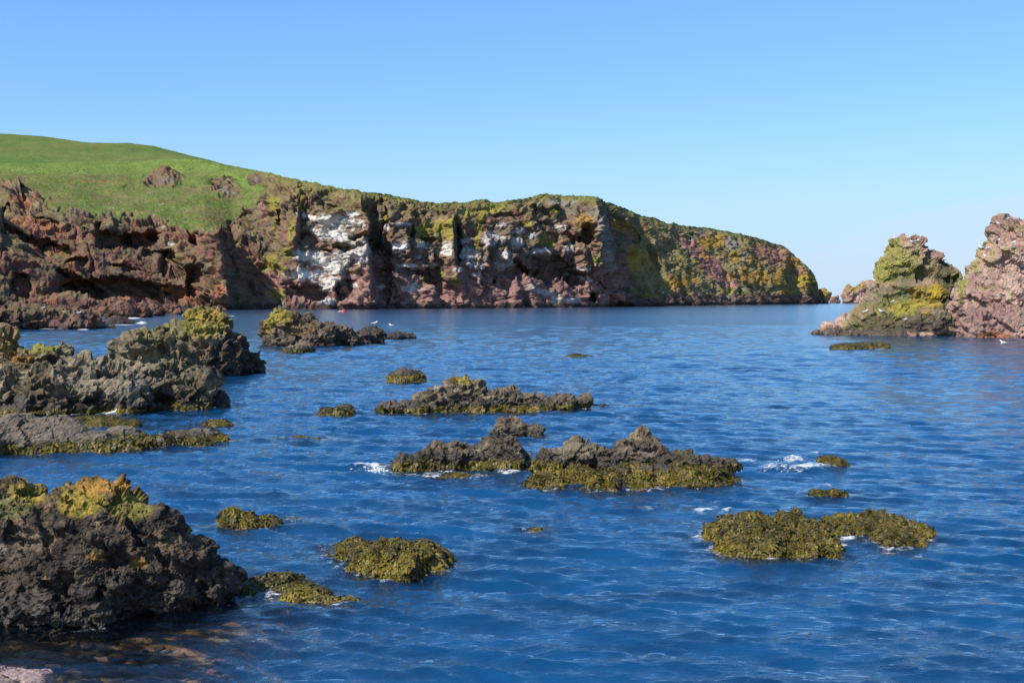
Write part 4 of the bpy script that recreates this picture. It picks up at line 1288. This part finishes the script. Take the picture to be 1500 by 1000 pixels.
def water_mat():
    m = bpy.data.materials.new('sea_water')
    m.use_nodes = True
    t = m.node_tree
    for n in list(t.nodes):
        t.nodes.remove(n)
    out = nd(t, 'ShaderNodeOutputMaterial')
    geo = nd(t, 'ShaderNodeNewGeometry')
    sh = nd(t, 'ShaderNodeAttribute', attribute_name='shallow')
    fo = nd(t, 'ShaderNodeAttribute', attribute_name='foam')
    ds = nd(t, 'ShaderNodeAttribute', attribute_name='offshore')

    def nz(scale, det, rough, vscale=(1, 1, 1)):
        mpn = nd(t, 'ShaderNodeMapping')
        mpn.inputs['Scale'].default_value = vscale
        t.links.new(geo.outputs['Position'], mpn.inputs[0])
        n = nd(t, 'ShaderNodeTexNoise', inp={'Scale': scale, 'Detail': det, 'Roughness': rough})
        t.links.new(mpn.outputs[0], n.inputs['Vector'])
        return n

    def mathn(op, a, b, c_=None):
        n = nd(t, 'ShaderNodeMath', operation=op)
        for i, v in enumerate((a, b, c_)):
            if v is None:
                continue
            if isinstance(v, (int, float)):
                n.inputs[i].default_value = v
            else:
                t.links.new(v, n.inputs[i])
        return n.outputs[0]

    fine = nz(7.0, 5, .62, (.6, 1.5, 1))
    mid = nz(.9, 5, .62, (.8, 1.5, 1))
    big = nz(.22, 6, .66, (.8, 1.3, 1))
    far1 = mathn('MULTIPLY', mid.outputs[0], ds.outputs['Fac'])
    b1 = nd(t, 'ShaderNodeBump', inp={'Strength': 0.7, 'Distance': .038})
    t.links.new(fine.outputs[0], b1.inputs['Height'])
    b2 = nd(t, 'ShaderNodeBump', inp={'Strength': 0.6, 'Distance': .2})
    t.links.new(far1, b2.inputs['Height'])
    t.links.new(b1.outputs[0], b2.inputs['Normal'])
    far2 = mathn('MULTIPLY', big.outputs[0], ds.outputs['Fac'])
    b3 = nd(t, 'ShaderNodeBump', inp={'Strength': 0.4, 'Distance': .35})
    t.links.new(far2, b3.inputs['Height'])
    t.links.new(b2.outputs[0], b3.inputs['Normal'])
    # body of the water
    dif = nd(t, 'ShaderNodeBsdfDiffuse')
    dn = nz(.55, 4, .6, (.6, 1.3, 1))
    dr = nd(t, 'ShaderNodeMapRange', inp={'From Min': .36, 'From Max': .62, 'To Min': 0, 'To Max': 1})
    t.links.new(dn.outputs[0], dr.inputs[0])
    dm = nd(t, 'ShaderNodeMix', data_type='RGBA')
    t.links.new(dr.outputs[0], dm.inputs[0])
    dm.inputs[6].default_value = (.0012, .019, .056, 1)
    dm.inputs[7].default_value = (.0014, .042, .122, 1)
    t.links.new(dm.outputs[2], dif.inputs['Color'])
    tr = nd(t, 'ShaderNodeBsdfTransparent')
    tr.inputs['Color'].default_value = (.92, .90, .84, 1)
    body = nd(t, 'ShaderNodeMixShader')
    t.links.new(sh.outputs['Fac'], body.inputs[0])
    t.links.new(dif.outputs[0], body.inputs[1])
    t.links.new(tr.outputs[0], body.inputs[2])
    gl = nd(t, 'ShaderNodeBsdfGlossy')
    gl.inputs['Color'].default_value = (.86, .97, 1, 1)
    ro = nd(t, 'ShaderNodeMapRange', inp={'From Min': 0, 'From Max': 1, 'To Min': .05, 'To Max': .14})
    t.links.new(ds.outputs['Fac'], ro.inputs[0])
    t.links.new(ro.outputs[0], gl.inputs['Roughness'])
    fr = nd(t, 'ShaderNodeFresnel', inp={'IOR': 1.75})
    for n in (gl, fr, dif):
        t.links.new(b3.outputs[0], n.inputs['Normal'])
    surf = nd(t, 'ShaderNodeMixShader')
    t.links.new(fr.outputs[0], surf.inputs[0])
    t.links.new(body.outputs[0], surf.inputs[1])
    t.links.new(gl.outputs[0], surf.inputs[2])
    # foam
    fn = nz(7.0, 9, .80, (.7, 1.5, 1))
    fn2 = nz(1.3, 3, .5)
    f0 = mathn('MULTIPLY_ADD', fn2.outputs[0], .35, fn.outputs[0])
    thr = mathn('MULTIPLY_ADD', fo.outputs['Fac'], -.42, .90)
    dd = mathn('SUBTRACT', f0, thr)
    fm = nd(t, 'ShaderNodeMapRange', inp={'From Min': -.01, 'From Max': .14, 'To Min': 0, 'To Max': .9})
    t.links.new(dd, fm.inputs[0])
    gate = mathn('GREATER_THAN', fo.outputs['Fac'], .02)
    fmask = mathn('MULTIPLY', fm.outputs[0], gate)
    fd = nd(t, 'ShaderNodeBsdfDiffuse')
    fd.inputs['Color'].default_value = (.62, .64, .66, 1)
    last = nd(t, 'ShaderNodeMixShader')
    t.links.new(fmask, last.inputs[0])
    t.links.new(surf.outputs[0], last.inputs[1])
    t.links.new(fd.outputs[0], last.inputs[2])
    t.links.new(last.outputs[0], out.inputs['Surface'])
    return m


M_SEA = water_mat()
me = mesh_from('sea', wv, grid_faces(len(az), len(rr)), M_SEA, attrs={
    'shallow': np.clip(shal, 0, .97).ravel(), 'foam': foam.ravel(), 'offshore': sm(25, 260, dist)})
link('sea', me, kind='structure', label='rippling deep blue sea')

# lumps of white water standing up where waves break
M_FOAM = plain_mat('white_water', (.68, .70, .72), .9, .03, .05, .5)
rf = np.random.default_rng(5)


def white_water(label, spots, n, size):
    Vs, Fs, k = [], [], 0
    for (px, py, rx, ry, hgt) in spots:
        for q in range(n):
            a, b = rf.normal(0, .45), rf.normal(0, .45)
            g0 = ground(px + a * rx, py + b * ry)
            s = size * rf.uniform(.35, 1.2)
            v = ICO1 * np.array([s * 1.6, s, s * .7]) * (1 + .3 * rf.normal(size=(len(ICO1), 1)))
            v = v + np.array([g0.x, g0.y, hgt * max(0, 1 - abs(a)) * rf.random() + .01])
            Vs.append(v)
            Fs.append(ICO1F + k)
            k += len(v)
    V = np.concatenate(Vs)
    me = mesh_from('white_water', V, np.concatenate(Fs), M_FOAM)
    return link('white_water', me, kind='stuff', label=label, cat='sea foam')


white_water('white breaking wave in front of the small seaweed rock at right', [(1130, 688, 18, 3, .16), (1150, 690, 18, 2, .14), (1175, 689, 26, 2.5, .18), (1205, 688, 20, 2.5, .18), (1160, 674, 16, 4, .14)], 35, .014)
white_water('white splash of foam at the left tip of the ramp shaped reef', [(552, 690, 16, 4, .10), (535, 686, 14, 2, .06)], 60, .016)


# ------------------------------------------------------------------ gulls
M_WHITE = plain_mat('white_feathers', (.80, .80, .78), .75, .03, .05)
M_WING = plain_mat('grey_feathers', (.36, .38, .41), .75, .03, .1)
M_BEAK = plain_mat('yellow_beak', (.62, .42, .05), .5, .01, .1)
M_LEG = plain_mat('pink_leg', (.45, .28, .22), .6, .01, .1)
M_TIP = plain_mat('black_feathers', (.03, .03, .03), .7, .01, .2)


def loft(secs, seg=10):
    """secs: x, z, ry, rz"""
    V, Fs = [], []
    for (x, z, ry, rz) in secs:
        for k in range(seg):
            a = 2 * math.pi * k / seg
            V.append((x, ry * math.cos(a), z + rz * math.sin(a)))
    for i in range(len(secs) - 1):
        for k in range(seg):
            a, b = i * seg + k, i * seg + (k + 1) % seg
            Fs.append((a, b, b + seg, a + seg))
    return np.array(V), np.array(Fs)


GB = [(-.30, .165, .004, .004), (-.26, .165, .03, .012), (-.19, .17, .05, .028), (-.1, .18, .075, .06), (0, .19, .088, .082), (.09, .205, .08, .085), (.15, .245, .052, .062), (.175, .29, .036, .045), (.19, .325, .038, .042), (.215, .345, .036, .034), (.24, .34, .022, .022), (.255, .335, .004, .004)]
gv, gf = loft(GB)
MB = mesh_from('gull_body', gv, gf, M_WHITE)
wvv, wff = loft([(-.33, .185, .003, .004), (-.24, .19, .012, .016), (-.12, .20, .020, .045), (0, .215, .022, .058), (.09, .225, .016, .04), (.12, .225, .002, .006)], 8)
WM = []
for sg in (-1, 1):
    q = wvv.copy()
    taper = np.interp(q[:, 0], [-.33, -.2, -.05, .12], [.012, .045, .078, .066])
    q[:, 1] = sg * (q[:, 1] + taper)
    WM.append(mesh_from('gull_wing', q, wff, M_WING))
tv_, tf_ = loft([(-.39, .18, .002, .003), (-.34, .184, .007, .01), (-.27, .188, .012, .014)], 6)
TM = mesh_from('gull_wing_tip', tv_, tf_, M_TIP)
bv_, bf_ = loft([(.25, .337, .010, .012), (.29, .333, .008, .010), (.308, .322, .002, .003)], 6)
BM = mesh_from('gull_beak', bv_, bf_, M_BEAK)


def leg_mesh(y):
    v, f = loft([(0, 0, .008, .008), (.12, 0, .008, .008)], 5)
    v = np.stack([v[:, 2] + .01, v[:, 1] + y, v[:, 0]], 1)
    f2 = np.array([(0, 1, 2, 3)])
    foot = np.array([(.0, y - .005, .002), (.05, y - .03, .002), (.055, y + .03, .002), (.0, y + .005, .002), (.0, y - .005, .008), (.05, y - .03, .006), (.055, y + .03, .006), (.0, y + .005, .008)])
    ff = np.array([(0, 3, 2, 1), (4, 5, 6, 7), (0, 1, 5, 4), (1, 2, 6, 5), (2, 3, 7, 6), (3, 0, 4, 7)]) + len(v)
    return mesh_from('gull_leg', np.concatenate([v, foot]), np.concatenate([f, ff]), M_LEG)


LM = [leg_mesh(-.03), leg_mesh(.03)]
EYES = [mesh_from('gull_eye', ICO1 * .006 + np.array([.225, sgn * .032, .352]), ICO1F, M_TIP) for sgn in (-1, 1)]


def gull(px, py, label, scale=1.15, face=0.0, on='rock', group=None, z=0.0, sit=False):
    d = ray(px, py).normalized()
    loc = None
    if on == 'rock':
        best = None
        for (o, bvh) in ROCKS:
            for ddy in (0, 1.5, 3, 5, 8):
                d2 = ray(px, py + ddy).normalized()
                h = bvh.ray_cast(Vector((0, 0, H)), d2)
                if h[0] is not None and h[0].z > -.1:
                    if best is None or h[3] < best[1] - 3 or (ddy < best[2] and h[3] < best[1] + 3):
                        best = (h[0], h[3], ddy, bvh)
                    break
        if best is None:
            print('gull missed', px, py)
            return
        p = best[0]
        # settle on the highest point of the rock just behind the hit
        h = best[3].ray_cast(p + Vector((0, .25, 1.0)), Vector((0, 0, -1)))
        loc = h[0] if h[0] is not None and h[0].z < p.z + .9 else p
    else:
        loc = ground(px, py)
        loc.z = -.13 * scale
    ro = bpy.data.objects.new('gull', None)
    COL.objects.link(ro)
    ro.empty_display_size = .1
    ro['label'] = label
    ro['category'] = 'gull'
    ro['group'] = group or 'gulls on the rocks'
    dz = -.11 * scale if sit else 0
    ro.location = (loc.x, loc.y, loc.z + dz)
    ro.rotation_euler = (0, 0, face)
    ro.scale = (scale, scale, scale)
    link('body', MB, ro)
    link('wing', WM[0], ro)
    link('wing', WM[1], ro)
    link('wing_tip', TM, ro)
    link('beak', BM, ro)
    link('eye', EYES[0], ro)
    link('eye', EYES[1], ro)
    if on == 'rock' and not sit:
        link('leg', LM[0], ro)
        link('leg', LM[1], ro)
    return ro


R_ = math.pi
G1 = 'gulls on the pointed stack'
G2 = 'gulls on the pink stack'
gull(1309, 356, 'leftmost of the gulls lined up on the summit of the pointed stack', face=.5, group=G1)
gull(1331, 355, 'gull upright at the very top of the pointed stack', face=-.4, group=G1)
gull(1337, 361, 'gull just below the summit crest of the pointed stack, fourth from the right there', face=R_, group=G1)
gull(1343, 363, 'gull between two others on the right shoulder of the pointed stack crest', face=.2, group=G1)
gull(1349, 363, 'gull at the right end of the summit group on the pointed stack', face=R_ - .4, group=G1)
gull(1338, 371, 'gull on the pink face under the summit of the pointed stack', face=.3, group=G1)
gull(1384, 383, 'gull alone halfway down the right ridge of the pointed stack', face=R_, group=G1)
gull(1282, 413, 'gull on the ledge at the left notch of the pointed stack', face=R_, group=G1)
gull(1307, 443, 'gull resting on the lichened middle of the pointed stack, lone', face=.4, group=G1, sit=True)
gull(1268, 466, 'gull lowest and leftmost on the mossy skirt of the pointed stack', face=.1, group=G1, scale=1.4)
gull(1292, 469, 'gull in the middle of the three on the mossy skirt of the pointed stack', face=R_, group=G1, scale=1.4)
gull(1329, 467, 'gull with spread stance, right of three on the mossy skirt of the pointed stack', face=.2, group=G1, scale=1.5)
gull(1464, 330, 'left of the two gulls on the flat top of the pink stack', face=R_, group=G2)
gull(1477, 324, 'right of the two gulls on the flat top of the pink stack', face=.5, group=G2)
gull(1463, 354, 'gull alone on the upper face of the pink stack below its flat top', face=.3, group=G2, scale=1.3)
gull(1439, 367, 'gull leftmost on the lichened ledge of the pink stack', face=R_, group=G2, scale=1.5)
gull(1447, 366, 'gull at the right end of the lichened left ledge of the pink stack', face=.2, group=G2, scale=1.2)
gull(1445, 374, 'gull just under the pair on the left ledge of the pink stack', face=R_, group=G2, scale=1.2)
gull(1485, 368, 'upper of the two close gulls on the right face of the pink stack', face=.2, group=G2, scale=1.4)
gull(1489, 375, 'lower of the two close gulls on the right face of the pink stack', face=R_, group=G2, scale=1.3)
gull(1497, 386, 'gull cut off by the right edge of the photo on the pink stack', face=R_, group=G2, scale=1.3)
G3 = 'gulls afloat'
gull(1470, 503, 'gull swimming in front of the pink stack', face=R_, on='water', group=G3, scale=1.5)
gull(497, 457, 'far white gull afloat beside the red buoy under the bird cliff', face=.3, on='water', group=G3, scale=2.2)
gull(573, 477, 'gull afloat beyond the low dark rock, right of the gull rock', face=R_, on='water', group=G3, scale=1.6)
G4 = 'gulls on the left rocks'
gull(548, 477, 'gull standing on the rounded dark rock in mid distance', face=.3, group=G4, scale=1.35)
gull(28, 499, 'gull sitting on the orange lichen of the long grey outcrop at far left', face=R_ - .2, group=G4, sit=True, scale=1.25)
gull(160, 607, 'small gull at the foot of the long grey outcrop by the brown slab', face=.2, group=G4, scale=.8)
gull(115, 463, 'gull on the right of the dark foreshore shelf', face=.2, group=G4, scale=1.3)
gull(94, 454, 'gull highest on the dark foreshore shelf', face=R_, group=G4, scale=1.3)
gull(62, 459, 'gull on the left part of the dark foreshore shelf', face=.2, group=G4, scale=1.2)

# the red buoy
M_BUOY = plain_mat('red_buoy', (.55, .06, .03), .45, .1, .15)
g0 = ground(503, 457)
bo = bpy.data.objects.new('buoy', None)
COL.objects.link(bo)
bo.location = (g0.x, g0.y, 0)
bo['label'] = 'small red mooring buoy afloat below the bird cliff'
bo['category'] = 'buoy'
link('float', mesh_from('buoy_float', ICO2 * np.array([.75, .75, .6]) + np.array([0, 0, .15]), ICO2F, M_BUOY), bo)
tv2, tf2 = loft([(0, 0, .08, .08), (.5, 0, .08, .08), (.55, 0, .2, .2), (.62, 0, .2, .2)], 8)
link('top_ring', mesh_from('buoy_ring', np.stack([tv2[:, 2], tv2[:, 1], tv2[:, 0] + .65], 1), tf2, M_BUOY), bo)
_t = {}
for m_ in bpy.data.meshes:
    _t[m_.name.split('.')[0]] = _t.get(m_.name.split('.')[0], 0) + len(m_.loops) - 2 * len(m_.polygons)
print('tris', sum(_t.values()), sorted(_t.items(), key=lambda q: -q[1])[:14])
